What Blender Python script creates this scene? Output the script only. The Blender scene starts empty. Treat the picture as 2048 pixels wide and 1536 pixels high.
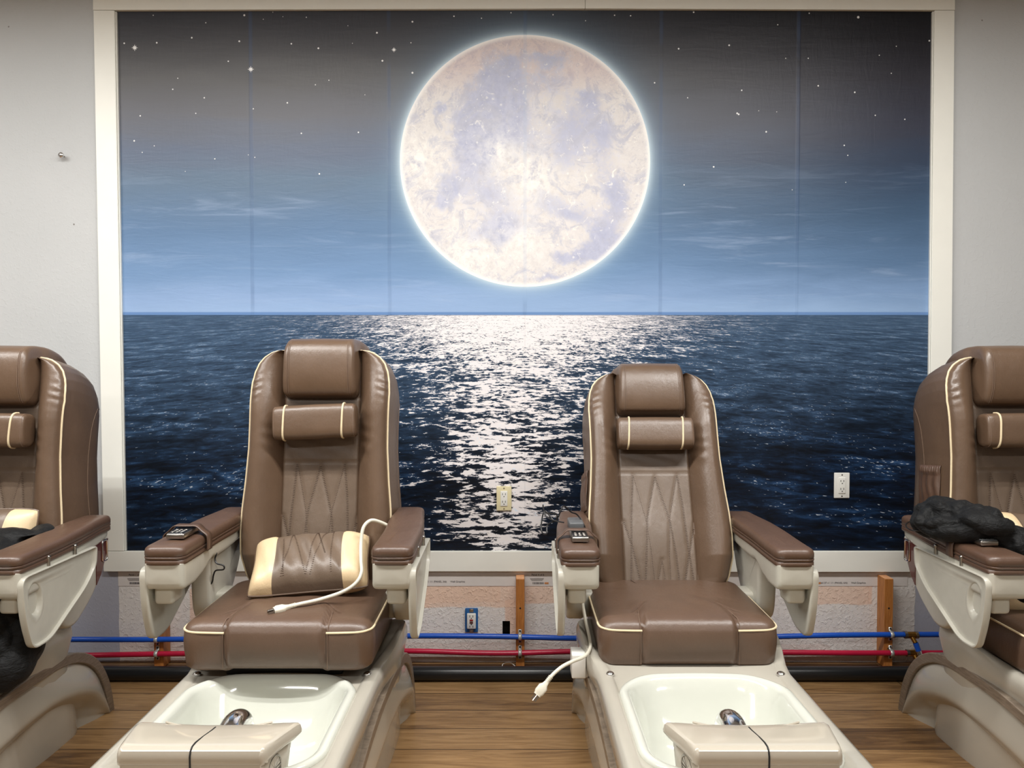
import bpy, bmesh, math, random
import numpy as np
from mathutils import Vector, Matrix
random.seed(4)
sc = bpy.context.scene
C = sc.collection
PI = math.pi

# ------------------------------------------------------------------ camera
CAMZ, CAMY, FPX, PITCH = 1.35, -3.45, 1538.0, math.radians(1.5)
cam_d = bpy.data.cameras.new('camera')
cam = bpy.data.objects.new('camera', cam_d); C.objects.link(cam)
cam_d.sensor_width = 36; cam_d.lens = FPX/2048*36; cam_d.clip_start = 0.05
cam.location = (0, CAMY, CAMZ); cam.rotation_euler = (PI/2-PITCH, 0, 0)
sc.camera = cam

# ------------------------------------------------------------------ world, exposure, lights
w = bpy.data.worlds.new('world'); sc.world = w; w.use_nodes = True
w.node_tree.nodes['Background'].inputs[0].default_value = (1, 1, 1, 1)
w.node_tree.nodes['Background'].inputs[1].default_value = 0.0
sc.view_settings.view_transform = 'Standard'; sc.view_settings.look = 'None'
sc.view_settings.gamma = 1; sc.view_settings.exposure = 0.0
sc.view_settings.use_curve_mapping = False
sc.cycles.max_bounces = 6; sc.cycles.diffuse_bounces = 4; sc.cycles.glossy_bounces = 3
sc.cycles.caustics_reflective = False; sc.cycles.caustics_refractive = False
sc.cycles.sample_clamp_indirect = 6
CEIL = 3.09
LIGHT_ROWS = [(-1.75, (-3.0, -1.5, 0.0, 1.5), 23.0), (-4.6, (-2.6, 0.0, 2.6), 15.0)]

def at(px, py, d):
    """world point seen at pixel px,py whose distance in front of the camera plane along Y is d"""
    vx = (px-1024)/FPX; vz = -(py-768)/FPX
    dy = math.cos(PITCH)+vz*math.sin(PITCH); dz = -math.sin(PITCH)+vz*math.cos(PITCH)
    k = d/dy
    return (vx*k, CAMY+d, CAMZ+dz*k)
def atw(px, py, off=0.0):
    p = at(px, py, -CAMY-off); return (p[0], p[2])

# ------------------------------------------------------------------ node helpers
def lin(c):
    return tuple(((v/255)/12.92 if v/255 <= .04045 else ((v/255+.055)/1.055)**2.4) for v in c)
def rgba(c): return lin(c)+(1,)

class E:
    """small expression wrapper that builds math nodes"""
    def __init__(s, nt, sock): s.nt = nt; s.s = sock
    def _m(s, op, *a, clamp=False):
        n = s.nt.nodes.new('ShaderNodeMath'); n.operation = op; n.use_clamp = clamp
        for i, v in enumerate((s,)+a):
            if isinstance(v, E): s.nt.links.new(v.s, n.inputs[i])
            else: n.inputs[i].default_value = v
        return E(s.nt, n.outputs[0])
    def __add__(s, o): return s._m('ADD', o)
    def __radd__(s, o): return s._m('ADD', o)
    def __sub__(s, o): return s._m('SUBTRACT', o)
    def __rsub__(s, o): return (s*-1.0)+o
    def __mul__(s, o): return s._m('MULTIPLY', o)
    def __rmul__(s, o): return s._m('MULTIPLY', o)
    def __truediv__(s, o): return s._m('DIVIDE', o)
    def pw(s, o): return s._m('POWER', o)
    def mx(s, o): return s._m('MAXIMUM', o)
    def mn(s, o): return s._m('MINIMUM', o)
    def ab(s): return s._m('ABSOLUTE')
    def sqrt(s): return s._m('SQRT')
    def ln(s): return s._m('LOGARITHM', math.e)
    def exp(s): return s._m('EXPONENT')
    def gt(s, o): return s._m('GREATER_THAN', o)
    def clamp(s): return s._m('ADD', 0.0, clamp=True)
    def sstep(s, a, b):
        n = s.nt.nodes.new('ShaderNodeMapRange'); n.interpolation_type = 'SMOOTHSTEP'
        s.nt.links.new(s.s, n.inputs[0]); n.inputs[1].default_value = a; n.inputs[2].default_value = b
        return E(s.nt, n.outputs[0])

class G:
    def __init__(g, name, rough=.5, spec=.5, metallic=0.0, coat=0.0):
        g.m = bpy.data.materials.new(name); g.m.use_nodes = True; g.nt = g.m.node_tree
        g.b = g.nt.nodes['Principled BSDF']
        g.b.inputs['Roughness'].default_value = rough
        g.b.inputs['Specular IOR Level'].default_value = spec
        g.b.inputs['Metallic'].default_value = metallic
        g.b.inputs['Coat Weight'].default_value = coat
    def obj(g):
        tc = g.nt.nodes.new('ShaderNodeTexCoord'); return tc.outputs['Object']
    def xyz(g, sock):
        n = g.nt.nodes.new('ShaderNodeSeparateXYZ'); g.nt.links.new(sock, n.inputs[0])
        return [E(g.nt, o) for o in n.outputs]
    def vec(g, x, y, z=0.0):
        n = g.nt.nodes.new('ShaderNodeCombineXYZ')
        for i, v in enumerate((x, y, z)):
            if isinstance(v, E): g.nt.links.new(v.s, n.inputs[i])
            else: n.inputs[i].default_value = v
        return n.outputs[0]
    def scale(g, sock, v):
        n = g.nt.nodes.new('ShaderNodeMapping'); g.nt.links.new(sock, n.inputs[0]); n.inputs['Scale'].default_value = v
        return n.outputs[0]
    def noise(g, sock, scale, detail=4, rough=.5, dist=0.0):
        n = g.nt.nodes.new('ShaderNodeTexNoise'); n.inputs['Scale'].default_value = scale
        n.inputs['Detail'].default_value = detail; n.inputs['Roughness'].default_value = rough
        n.inputs['Distortion'].default_value = dist
        if sock is not None: g.nt.links.new(sock, n.inputs['Vector'])
        return E(g.nt, n.outputs['Fac'])
    def voro(g, sock, scale, feature='F1'):
        n = g.nt.nodes.new('ShaderNodeTexVoronoi'); n.inputs['Scale'].default_value = scale; n.feature = feature
        g.nt.links.new(sock, n.inputs['Vector']); return E(g.nt, n.outputs['Distance'])
    def ramp(g, fac, stops, interp='LINEAR'):
        n = g.nt.nodes.new('ShaderNodeValToRGB'); r = n.color_ramp; r.interpolation = interp
        while len(r.elements) > 1: r.elements.remove(r.elements[-1])
        for i, (p, c) in enumerate(stops):
            e = r.elements[0] if i == 0 else r.elements.new(p)
            e.position = p; e.color = rgba(c)
        g.nt.links.new(fac.s, n.inputs[0]); return n.outputs[0]
    def mix(g, fac, a, b, mode='MIX'):
        n = g.nt.nodes.new('ShaderNodeMix'); n.data_type = 'RGBA'; n.blend_type = mode
        for v, k in ((fac, 0), (a, 6), (b, 7)):
            if isinstance(v, E): g.nt.links.new(v.s, n.inputs[k])
            elif isinstance(v, tuple): n.inputs[k].default_value = rgba(v)
            elif isinstance(v, (int, float)): n.inputs[k].default_value = v if k == 0 else (v, v, v, 1)
            else: g.nt.links.new(v, n.inputs[k])
        return n.outputs[2]
    def color(g, s):
        if isinstance(s, tuple): g.b.inputs['Base Color'].default_value = rgba(s)
        else: g.nt.links.new(s, g.b.inputs['Base Color'])
    def rough(g, e): g.nt.links.new(e.s, g.b.inputs['Roughness'])
    def bump(g, e, strength=.3, dist=.01):
        n = g.nt.nodes.new('ShaderNodeBump'); n.inputs['Strength'].default_value = strength
        n.inputs['Distance'].default_value = dist
        g.nt.links.new(e.s, n.inputs['Height']); g.nt.links.new(n.outputs[0], g.b.inputs['Normal'])

def plain(name, c, rough=.5, metallic=0.0, spec=.5, coat=0.0, var=0.06, nscale=30, bump=0.0):
    g = G(name, rough, spec, metallic, coat)
    n = g.noise(g.obj(), nscale, 4)
    hi = tuple(min(255, v*(1+var)) for v in c); lo = tuple(v*(1-var) for v in c)
    g.color(g.mix(n, lo, hi))
    if bump: g.bump(n, bump, .002)
    return g.m

def leather(name, c, rough=.42):
    g = G(name, rough, .75)
    o = g.obj()
    n = g.noise(o, 7, 5, .6); f = g.noise(o, 320, 2, .6); n2 = g.noise(g.scale(o, (1, 1, .6)), 22, 4, .6)
    g.color(g.mix(n*.7+f*.3, tuple(v*.86 for v in c), tuple(min(255, v*1.12) for v in c)))
    g.rough(n*.16+(rough-.08))
    g.bump(n2*.9+f*.14, .35, .006)
    return g.m

LE = leather('leather_brown', (101, 80, 63), .37)
LES = leather('leather_seat', (97, 75, 60), .40)
LEP = leather('leather_panel', (108, 91, 76), .42)
LEA = leather('leather_arm', (90, 67, 53), .40)
CREAM = leather('leather_cream', (225, 200, 160), .42)
PIPE = plain('piping_cream', (232, 214, 178), .5)
STITCH = plain('stitch_thread', (84, 66, 54), .7)
SEAM = plain('seam_thread', (124, 102, 86), .7)
PLAST = plain('plastic_warm_grey', (192, 189, 177), .34, coat=.2, var=.03)
PLASTD = plain('plastic_shell', (180, 175, 163), .22, coat=.5, var=.04, nscale=6)
PEARL = plain('pearl_beige', (192, 184, 169), .16, coat=.7, var=.03, nscale=5)
BASIN = plain('basin_white', (212, 214, 204), .10, coat=.8, var=.01)
CHROME = plain('chrome', (238, 238, 240), .12, metallic=1.0, var=.02)
STEEL = plain('steel', (170, 165, 158), .28, metallic=1.0)
ZINC = plain('galvanised_zinc', (205, 205, 202), .38, metallic=.45)
BRASS = plain('brass', (176, 132, 66), .3, metallic=1.0)
BLACK = plain('black_plastic', (20, 20, 21), .35)
DARK = plain('dark_mechanism', (26, 24, 24), .6)
MAROON = plain('maroon_panel', (82, 34, 30), .2, coat=.6)
WHITE = plain('white_plastic', (232, 232, 226), .35, var=.02)
IVORY = plain('ivory_plastic', (226, 216, 176), .35, var=.02)
CORD = plain('cord_cream', (224, 219, 202), .4, var=.03)
BLUE = plain('pex_blue', (24, 84, 190), .3, var=.06)
RED = plain('pex_red', (186, 26, 62), .3, var=.06)
PVC = plain('abs_black', (24, 25, 27), .3)
GREY = plain('grey_plastic', (92, 94, 96), .4)
TRIM = plain('trim_white', (246, 246, 238), .4, var=.015, nscale=8)
CEILM = plain('ceiling_white', (205, 204, 200), .9, var=.02)
BOXBLUE = plain('box_blue', (34, 92, 150), .5, var=.25, nscale=200)
REDBTN = plain('button_red', (150, 40, 40), .4)

def cloth_mat():
    g = G('black_nylon', .62, .25)
    o = g.obj(); n = g.noise(o, 14, 5, .6, .6); f = g.noise(g.scale(o, (1, 1, 2.5)), 30, 4, .6, .4)
    g.color(g.mix(n, (9, 9, 10), (22, 23, 24)))
    g.bump(n*.6+f*.5, .6, .02)
    g.b.inputs['Sheen Weight'].default_value = .03
    return g.m
NYLON = cloth_mat()

def wood_mat(name, a, b, axis=(18, 18, 1.2), rough=.45):
    g = G(name, rough)
    o = g.obj(); n = g.noise(g.scale(o, axis), 6, 6, .65, 1.2); l = g.noise(o, 3, 2)
    g.color(g.mix((n*.8+l*.2).sstep(.3, .7), a, b)); g.bump(n, .15, .002)
    return g.m
STUD = wood_mat('pine_stud', (156, 94, 42), (204, 138, 74))
CUT = wood_mat('pine_cut_end', (222, 160, 112), (238, 184, 140), (8, 8, 8))
BANDM = wood_mat('woodgrain_band', (108, 95, 82), (146, 132, 116), (3, 3, 30), .35)

def floor_mat():
    g = G('plank_floor', .34, .45)
    o = g.obj(); x, y, z = g.xyz(o)
    br = g.nt.nodes.new('ShaderNodeTexBrick'); br.offset = .37; br.offset_frequency = 1; br.squash = 1
    v = g.vec(x+.35, y+.03, 0)
    g.nt.links.new(v, br.inputs['Vector'])
    br.inputs['Color1'].default_value = (0, 0, 0, 1); br.inputs['Color2'].default_value = (1, 1, 1, 1)
    br.inputs['Mortar'].default_value = (.5, .5, .5, 1); br.inputs['Scale'].default_value = 1
    br.inputs['Mortar Size'].default_value = .0026; br.inputs['Mortar Smooth'].default_value = .3
    br.inputs['Bias'].default_value = 0; br.inputs['Brick Width'].default_value = 1.22; br.inputs['Row Height'].default_value = .152
    pid = E(g.nt, br.outputs['Color']); mort = E(g.nt, br.outputs['Fac'])
    sh = g.vec(x*1.6+pid*7.0, y*17+pid*31.0, pid*5.0)
    gr = g.noise(sh, 1.6, 7, .62, 1.4)
    fine = g.noise(g.vec(x*6+pid*3, y*150, pid), 2.0, 3, .6)
    kn = g.noise(g.vec(x*3.4+pid*9, y*9+pid*4, pid*3), 1.3, 2, .5)
    fac = gr*.56+fine*.22+pid*.22
    col = g.ramp(fac, [(.30, (74, 52, 34)), (.42, (116, 86, 55)), (.54, (152, 118, 78)), (.70, (182, 146, 102))])
    col = g.mix(kn.sstep(.66, .8)*.6, col, (84, 58, 38))
    col = g.mix(mort*.9, col, (58, 42, 30))
    g.color(col); g.bump(gr*.5+fine*.3-mort*2.0, .18, .003); g.rough(gr*.2+.26)
    return g.m
FLOORM = floor_mat()

ZL = atw(600, 1143)[1]
def wall_mat():
    g = G('painted_wall', .75, .3)
    o = g.obj(); x, y, z = g.xyz(o)
    n = g.noise(o, 62, 4, .62, .6); big = g.noise(o, 2.2, 3)
    base = g.mix(big, (192, 195, 196), (203, 205, 206))
    # lower strip: old paint layers left below the mural
    wob = (g.noise(o, 9, 4)-.5)*.03
    def rect(x0, x1, z0, z1, s=.004):
        a = (x+wob*.5).sstep(x0-s, x0+s)*(1.0-(x+wob*.5).sstep(x1-s, x1+s))
        return a*(z+wob).sstep(z0-s, z0+s)*(1.0-(z+wob).sstep(z1-s, z1+s))
    xl = atw(238, 1200)[0]; xr = atw(1830, 1200)[0]
    def R(px0, px1, py0, py1): 
        a = atw(px0, py1); b = atw(px1, py0); return rect(a[0], b[0], a[1], b[1])
    low = rect(xl, xr, -1, ZL+.3, .001)
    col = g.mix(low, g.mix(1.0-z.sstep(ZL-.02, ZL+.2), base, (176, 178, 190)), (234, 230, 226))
    for r in ((846, 1042, 1160, 1214), (1010, 1035, 1200, 1275), (820, 1000, 1160, 1205), (1048, 1180, 1160, 1206), (1600, 1744, 1160, 1208), (380, 520, 1178, 1240), (780, 860, 1180, 1215)):
        col = g.mix(R(*r)*low*.8, col, (240, 208, 186))
    for r in ((237, 1035, 1285, 1318), (1050, 1660, 1288, 1318)):
        col = g.mix(R(*r)*low*.45, col, (224, 202, 194))
    chip = g.noise(g.vec(x*2.2, z*9, 0), 5, 5, .7)
    col = g.mix(chip.sstep(.66, .70)*low*(1.0-z.sstep(.10, .16)), col, (120, 108, 98))
    col = g.mix(1.0-g.voro(g.vec(x+wob, z*1.0, 0), 5.5).sstep(.012, .028), col, (128, 124, 120))
    g.color(col)
    g.bump(n.sstep(.45, .75)*(low*.9+.28)+chip.sstep(.56, .60)*low*(1.0-z.sstep(.10, .16))*2.0, .5, .004)
    return g.m
WALLM = wall_mat()
SIDEM = plain('side_wall_paint', (150, 146, 140), .85, var=.02)

# ------------------------------------------------------------------ mural print
ZH = atw(1040, 630)[1]
MX, MZ = atw(1050, 323)
MR = abs(atw(1300, 323)[0]-atw(800, 323)[0])/2
ZT = atw(1040, 22)[1]
SEAMX = [atw(p, 400)[0] for p in (504, 779, 1050, 1321, 1594)]

def seams(g, x, half=.012):
    s = None
    for sx in SEAMX:
        t = 1.0-(x-sx).ab().sstep(half*.3, half)
        s = t if s is None else s+t
    return s
def wrinkle(g, x, z):
    a = g.noise(g.vec(x*6, z*34, 0), 1.0, 4, .6, 1.0)
    b = g.noise(g.vec(x*40, z*8, 3), 1.0, 4, .6, 1.0)
    return a, b

def mural_sky():
    g = G('mural_night_sky', .42, .35)
    o = g.obj(); x, y, z = g.xyz(o)
    t = (z-ZH)/(ZT-ZH)
    cl = g.noise(g.vec(x*1.6, z*9, 0), 1.3, 6, .6, .4)
    left = g.ramp(t+(cl-.5)*.10, [(0, (152, 180, 218)), (.06, (142, 170, 210)), (.14, (116, 148, 188)), (.28, (98, 128, 164)), (.44, (96, 118, 142)), (.54, (96, 108, 130)),
                   (.66, (104, 106, 114)), (.78, (98, 98, 100)), (.88, (76, 76, 80)), (1, (56, 58, 66))])
    right = g.ramp(t+(cl-.5)*.10, [(0, (146, 176, 214)), (.07, (124, 154, 194)), (.18, (90, 120, 156)), (.33, (66, 92, 122)), (.5, (50, 66, 90)), (.62, (56, 60, 76)),
                    (.78, (48, 48, 58)), (.9, (30, 30, 38)), (1, (16, 18, 26))])
    col = g.mix((x+(cl-.5)*.3).sstep(-.3, 1.75), left, right)  # lamp sheen over the left side is painted into the sky colours
    wisp = g.noise(g.vec(x*1.1, z*12, 7), 1.5, 6, .62, .8)
    col = g.mix(wisp.sstep(.52, .72)*(1.0-t.sstep(.30, .55))*.28, col, (170, 190, 220))
    # far hills
    hill = g.noise(g.vec(x*1.2, 0.0, 0), 1.0, 3)
    col = g.mix((1.0-(z-ZH).sstep(.010, .016+0.0)-0.0)*1.0*(((hill*.03)+.012-(z-ZH)).sstep(-.001, .002)), col, (104, 140, 190))
    # halo printed round the moon
    r = ((x-MX)*(x-MX)+(z-MZ)*(z-MZ)).sqrt()
    q = (r/MR-1.0).mx(0.0)
    col = g.mix((q*-8.0).exp()*.34, col, (130, 168, 200))
    col = g.mix((q*-34.0).exp()*.92, col, (196, 216, 228))
    s = seams(g, x)
    col = g.mix(s*g.noise(g.vec(x*3, z*5, 2), 1.0, 3).sstep(.3, .6)*.26, col, (66, 92, 132))
    g.color(col)
    a, b = wrinkle(g, x, z)
    g.bump(a*.5+b*.6*z.sstep(ZH+.3, ZT)+s*.5, .25, .006)
    return g.m

def mural_moon():
    g = G('mural_moon', .5, .4)
    o = g.obj(); X, Y, Z = g.xyz(o)
    x = (X-MX)/MR; z = (Z-MZ)/MR
    w1 = g.noise(o, 7, 5, .6); w2 = g.noise(g.vec(X+9, Z, 4), 7, 5, .6)
    xw = x+(w1-.5)*.28; zw = z+(w2-.5)*.28
    blobs = [(-.28, .40, .24, .26, .85), (-.36, .14, .20, .22, .85), (-.20, .72, .16, .16, .8), (-.48, .26, .10, .18, .6), (-.10, .46, .12, .22, .6), (.18, .82, .24, .06, .6), (.20, .66, .18, .12, .55),
             (.40, .34, .28, .20, .50), (.34, .08, .26, .20, .46), (.62, .20, .10, .18, .5), (.50, .50, .10, .08, .6), (-.62, -.24, .11, .11, .95), (-.28, -.26, .20, .13, .62), (-.46, -.10, .10, .10, .4),
             (-.28, -.57, .20, .11, .75), (-.12, -.48, .14, .12, .5), (.16, -.32, .18, .12, .55), (.40, -.42, .14, .10, .6), (.72, -.28, .13, .22, .8), (.60, -.62, .15, .13, 1.0), (.44, -.76, .20, .06, .8), (.22, -.92, .2, .03, .6), (-.68, .40, .05, .05, .8), (.0, .16, .10, .2, .3)]
    acc = None
    for (bx, bz, rx, rz, a) in blobs:
        dx = (xw-bx)*(1/rx); dz = (zw-bz)*(1/rz)
        v = ((dx*dx+dz*dz)*-1.0).exp()*a
        acc = v if acc is None else acc+v
    fine = g.noise(o, 26, 7, .68)
    mare = (acc+(fine-.5)*1.0+(w1-.5)*.5).sstep(.14, .74)
    col = g.mix(mare, g.mix(fine, (202, 196, 196), (242, 239, 236)), g.mix(fine, (156, 162, 192), (208, 210, 226)))
    md2 = g.noise(g.vec(X*1.0+3, Z*1.0, 9), 9, 8, .72, 1.2)
    col = g.mix(md2.sstep(.48, .62)*.75, col, g.mix(fine, (166, 170, 192), (204, 204, 214)))
    col = g.mix(g.noise(g.vec(X+1, Z, 2), 22, 6, .7, 2.0).sstep(.58, .70)*.7, col, (255, 252, 244))
    col = g.mix((1.0-mare)*z.sstep(.45, .8)*.5, col, (214, 188, 184))
    # bright spots, rays
    def spot(sx, sz, r, k):
        global_r = ((x-sx)*(x-sx)+(z-sz)*(z-sz)).sqrt()
        return (global_r*(-1.0/r)).exp()*k
    sp = spot(-.86, .02, .12, 1.0)+spot(-.20, .08, .10, .9)+spot(.06, -.14, .12, 1.0)+spot(-.02, -.62, .10, .7)+spot(-.45, -.75, .2, .6)
    col = g.mix(sp*(fine.sstep(.3, .6)), col, (255, 252, 244))
    cr = g.voro(g.vec(X+(w1-.5)*.05, Z+(w2-.5)*.05, 0), 30)
    col = g.mix((1.0-(cr-.30).ab().sstep(.0, .05))*.22*fine.sstep(.5, .62)*1.6, col, (160, 160, 178))
    cr2 = g.voro(g.vec(X*1.0, Z*1.0, 5), 13)
    col = g.mix((1.0-cr2.sstep(.03, .10))*.5, col, (255, 252, 246))
    r = (x*x+z*z).sqrt()
    rim = g.noise(g.vec(x*4, z*4, 0), 6, 5, .7, 2.0)
    col = g.mix(r.sstep(.72, .95)*rim.sstep(.52, .66)*.35, col, (170, 168, 182))
    col = g.mix(r.sstep(.955, 1.0)*.85, col, (252, 250, 246))
    sm = 1.0-(X-SEAMX[2]+.0).ab().sstep(.004, .011)
    col = g.mix(sm*.22, col, (178, 192, 214))
    g.color(col)
    g.bump(fine*.4+w1*.3, .12, .003)
    return g.m

def mural_sea():
    g = G('mural_moonlit_sea', .40, .3)
    o = g.obj(); x, y, z = g.xyz(o)
    v = (ZH-z).mx(0.0); c = .045; vc = v+c
    X = x/vc; L = vc.ln()
    big = g.noise(g.vec(X*1.7, L*11, 0), 1.0, 5, .62, .6)
    mid = g.noise(g.vec(X*7, L*30, 3), 1.0, 6, .70, .5)
    fin = g.noise(g.vec(X*14, L*60, 6), 1.0, 4, .7, .3)
    h = big*.45+mid*.42+fin*.13
    near = v.sstep(.0, .75)
    dark = g.ramp(h, [(.34, (5, 8, 13)), (.44, (10, 18, 29)), (.52, (19, 35, 56)), (.60, (42, 70, 104)), (.70, (112, 146, 184))])
    lite = g.ramp(h, [(.33, (28, 42, 60)), (.44, (48, 68, 92)), (.55, (74, 100, 130)), (.66, (144, 170, 198))])
    dk2 = g.ramp(h, [(.34, (4, 6, 12)), (.45, (7, 14, 26)), (.54, (12, 28, 52)), (.64, (30, 62, 106)), (.76, (100, 140, 186))])
    col = g.mix(near, lite, dark)
    col = g.mix(x.sstep(.5, 1.7)*.6*near, col, dk2)
    # moon glitter
    gx = (x-(v*-.10+.04))/(.95-v.sstep(.0, .5)*.40-v*.16)
    path = ((gx*gx)*-1.0).exp()
    gl = mid*.55+fin*.45
    cov = path*.185+(1.0-v.sstep(.0, .30))*path*path*.085-.025
    thr = .645-cov
    wmask = (gl-thr+(big-.5)*.45).sstep(-.008, .012)
    col = g.mix(wmask*path.sstep(.05, .30), col, g.mix(mid, (226, 226, 236), (250, 242, 236)))
    # scattered sparkles
    sp = g.noise(g.vec(X*40, L*96, 11), 1.0, 2, .5)
    sc_ = (sp+(big-.5)*.55+(mid-.5)*.25).sstep(.71, .735)
    col = g.mix(sc_*(path*.6+.55)*.9, col, (224, 234, 246))
    col = g.mix((1.0-v.sstep(0, .006))*.5, col, (52, 76, 110))
    s = seams(g, x, .003)
    col = g.mix(s*.10, col, (40, 60, 90))
    g.color(col)
    a, b = wrinkle(g, x, z); g.bump(a*.3+b*.2, .12, .004)
    return g.m
MSKY, MMOON, MSEA = mural_sky(), mural_moon(), mural_sea()
STARM = plain('mural_star_print', (240, 240, 240), .5)
PAPER = plain('mural_paper_margin', (224, 218, 214), .6, var=.02)
INK = plain('printed_ink', (70, 64, 66), .7)
INKO = plain('printed_orange', (206, 140, 86), .7)

# ------------------------------------------------------------------ mesh helpers
def link(name, me, mats, parent=None, smooth=True, sharp=40):
    for m in (mats if isinstance(mats, (list, tuple)) else [mats]): me.materials.append(m)
    if smooth:
        me.polygons.foreach_set('use_smooth', [True]*len(me.polygons))
        try: me.set_sharp_from_angle(angle=math.radians(sharp))
        except Exception: pass
    o = bpy.data.objects.new(name, me); C.objects.link(o)
    if parent is not None: o.parent = parent
    return o

class MB:
    """collects vertices and faces"""
    def __init__(s): s.v = []; s.f = []; s.mi = []
    def add(s, vs, fs, mi=0):
        b = len(s.v); s.v += [tuple(p) for p in vs]; s.f += [tuple(i+b for i in f) for f in fs]; s.mi += [mi]*len(fs)
        return s
    def loft(s, loops, closed=True, cap0=True, cap1=True, mi=0):
        n = len(loops[0]); vs = [p for l in loops for p in l]; fs = []
        m = n if closed else n-1
        for k in range(len(loops)-1):
            for i in range(m):
                j = (i+1) % n
                fs.append((k*n+i, k*n+j, (k+1)*n+j, (k+1)*n+i))
        if closed:
            if cap0: 
                c = tuple(sum(p[a] for p in loops[0])/n for a in range(3)); vs.append(c); ci = len(vs)-1
                fs += [(ci, (i+1) % n, i) for i in range(n)]
            if cap1:
                c = tuple(sum(p[a] for p in loops[-1])/n for a in range(3)); vs.append(c); ci = len(vs)-1
                b = (len(loops)-1)*n
                fs += [(ci, b+i, b+(i+1) % n) for i in range(n)]
        return s.add(vs, fs, mi)
    def grid(s, P, mi=0):
        nu, nv = len(P), len(P[0]); vs = [p for r in P for p in r]
        fs = [(i*nv+j, (i+1)*nv+j, (i+1)*nv+j+1, i*nv+j+1) for i in range(nu-1) for j in range(nv-1)]
        return s.add(vs, fs, mi)
    def tube(s, pts, r, seg=10, mi=0, sub=0, ends=True):
        if sub: pts = crom(pts, sub)
        pts = [Vector(p) for p in pts]
        rr = r if isinstance(r, (list, tuple)) else [r]*len(pts)
        if len(rr) != len(pts): rr = [float(np.interp(i/(len(pts)-1), np.linspace(0, 1, len(rr)), rr)) for i in range(len(pts))]
        t0 = (pts[1]-pts[0]).normalized(); up = Vector((0, 0, 1)) if abs(t0.z) < .9 else Vector((1, 0, 0))
        nrm = t0.cross(up).normalized(); loops = []
        for i, p in enumerate(pts):
            t = ((pts[min(i+1, len(pts)-1)]-pts[max(i-1, 0)])).normalized()
            nrm = (nrm-t*nrm.dot(t)).normalized(); b = t.cross(nrm)
            loops.append([tuple(p+(nrm*math.cos(a)+b*math.sin(a))*rr[i]) for a in [2*PI*k/seg for k in range(seg)]])
        return s.loft(loops, cap0=ends, cap1=ends, mi=mi)
    def box(s, c, d, mi=0):
        x, y, z = c; a, b, e = d[0]/2, d[1]/2, d[2]/2
        vs = [(x+i*a, y+j*b, z+k*e) for i in (-1, 1) for j in (-1, 1) for k in (-1, 1)]
        return s.add(vs, [(0, 1, 3, 2), (4, 6, 7, 5), (0, 4, 5, 1), (2, 3, 7, 6), (0, 2, 6, 4), (1, 5, 7, 3)], mi)
    def rbox(s, c, d, r, mi=0, seg=3):
        bm = bmesh.new(); bmesh.ops.create_cube(bm, size=1)
        for v in bm.verts: v.co = Vector((c[0]+v.co.x*d[0], c[1]+v.co.y*d[1], c[2]+v.co.z*d[2]))
        bmesh.ops.bevel(bm, geom=list(bm.edges), offset=r, segments=seg, profile=.5, affect='EDGES')
        bm.verts.index_update()
        s.add([v.co[:] for v in bm.verts], [[v.index for v in f.verts] for f in bm.faces], mi); bm.free(); return s
    def prism(s, poly, axis, a, b, bev=0.0, mi=0, seg=3):
        """extrude a 2D polygon; axis x: poly=(y,z); y: (x,z); z: (x,y)"""
        def P(u, v, t): return {'x': (t, u, v), 'y': (u, t, v), 'z': (u, v, t)}[axis]
        loops = []
        if bev:
            for k in range(seg+1):
                an = PI/2*k/seg; loops.append((a+bev*(1-math.sin(an)), bev*(1-math.cos(an))))
            loops = [(a+bev*(1-math.cos(PI/2*k/seg)), bev*(1-math.sin(PI/2*k/seg))) for k in range(seg+1)]
            loops += [(b-(t-a), i) for t, i in reversed(loops)]
        else: loops = [(a, 0), (b, 0)]
        return s.loft([[P(u, v, t) for u, v in inset(poly, i)] for t, i in loops], mi=mi)
    def ell(s, c, r, nu=16, nv=10, mi=0, rot=None):
        loops = []
        for k in range(1, nv):
            ph = PI*k/nv
            l = [Vector((r[0]*math.sin(ph)*math.cos(2*PI*i/nu), r[1]*math.sin(ph)*math.sin(2*PI*i/nu), r[2]*math.cos(ph))) for i in range(nu)]
            if rot is not None: l = [rot @ p for p in l]
            loops.append([(p.x+c[0], p.y+c[1], p.z+c[2]) for p in l])
        return s.loft(loops, mi=mi)
    def xf(s, fn): s.v = [tuple(fn(p)) for p in s.v]; return s
    def build(s, name, mats, parent=None, smooth=True, sharp=40, fix=True):
        me = bpy.data.meshes.new(name); me.from_pydata(s.v, [], s.f); me.polygons.foreach_set('material_index', s.mi); me.update()
        if fix:
            bm = bmesh.new(); bm.from_mesh(me); bmesh.ops.recalc_face_normals(bm, faces=bm.faces); bm.to_mesh(me); bm.free()
        return link(name, me, mats, parent, smooth, sharp)

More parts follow.
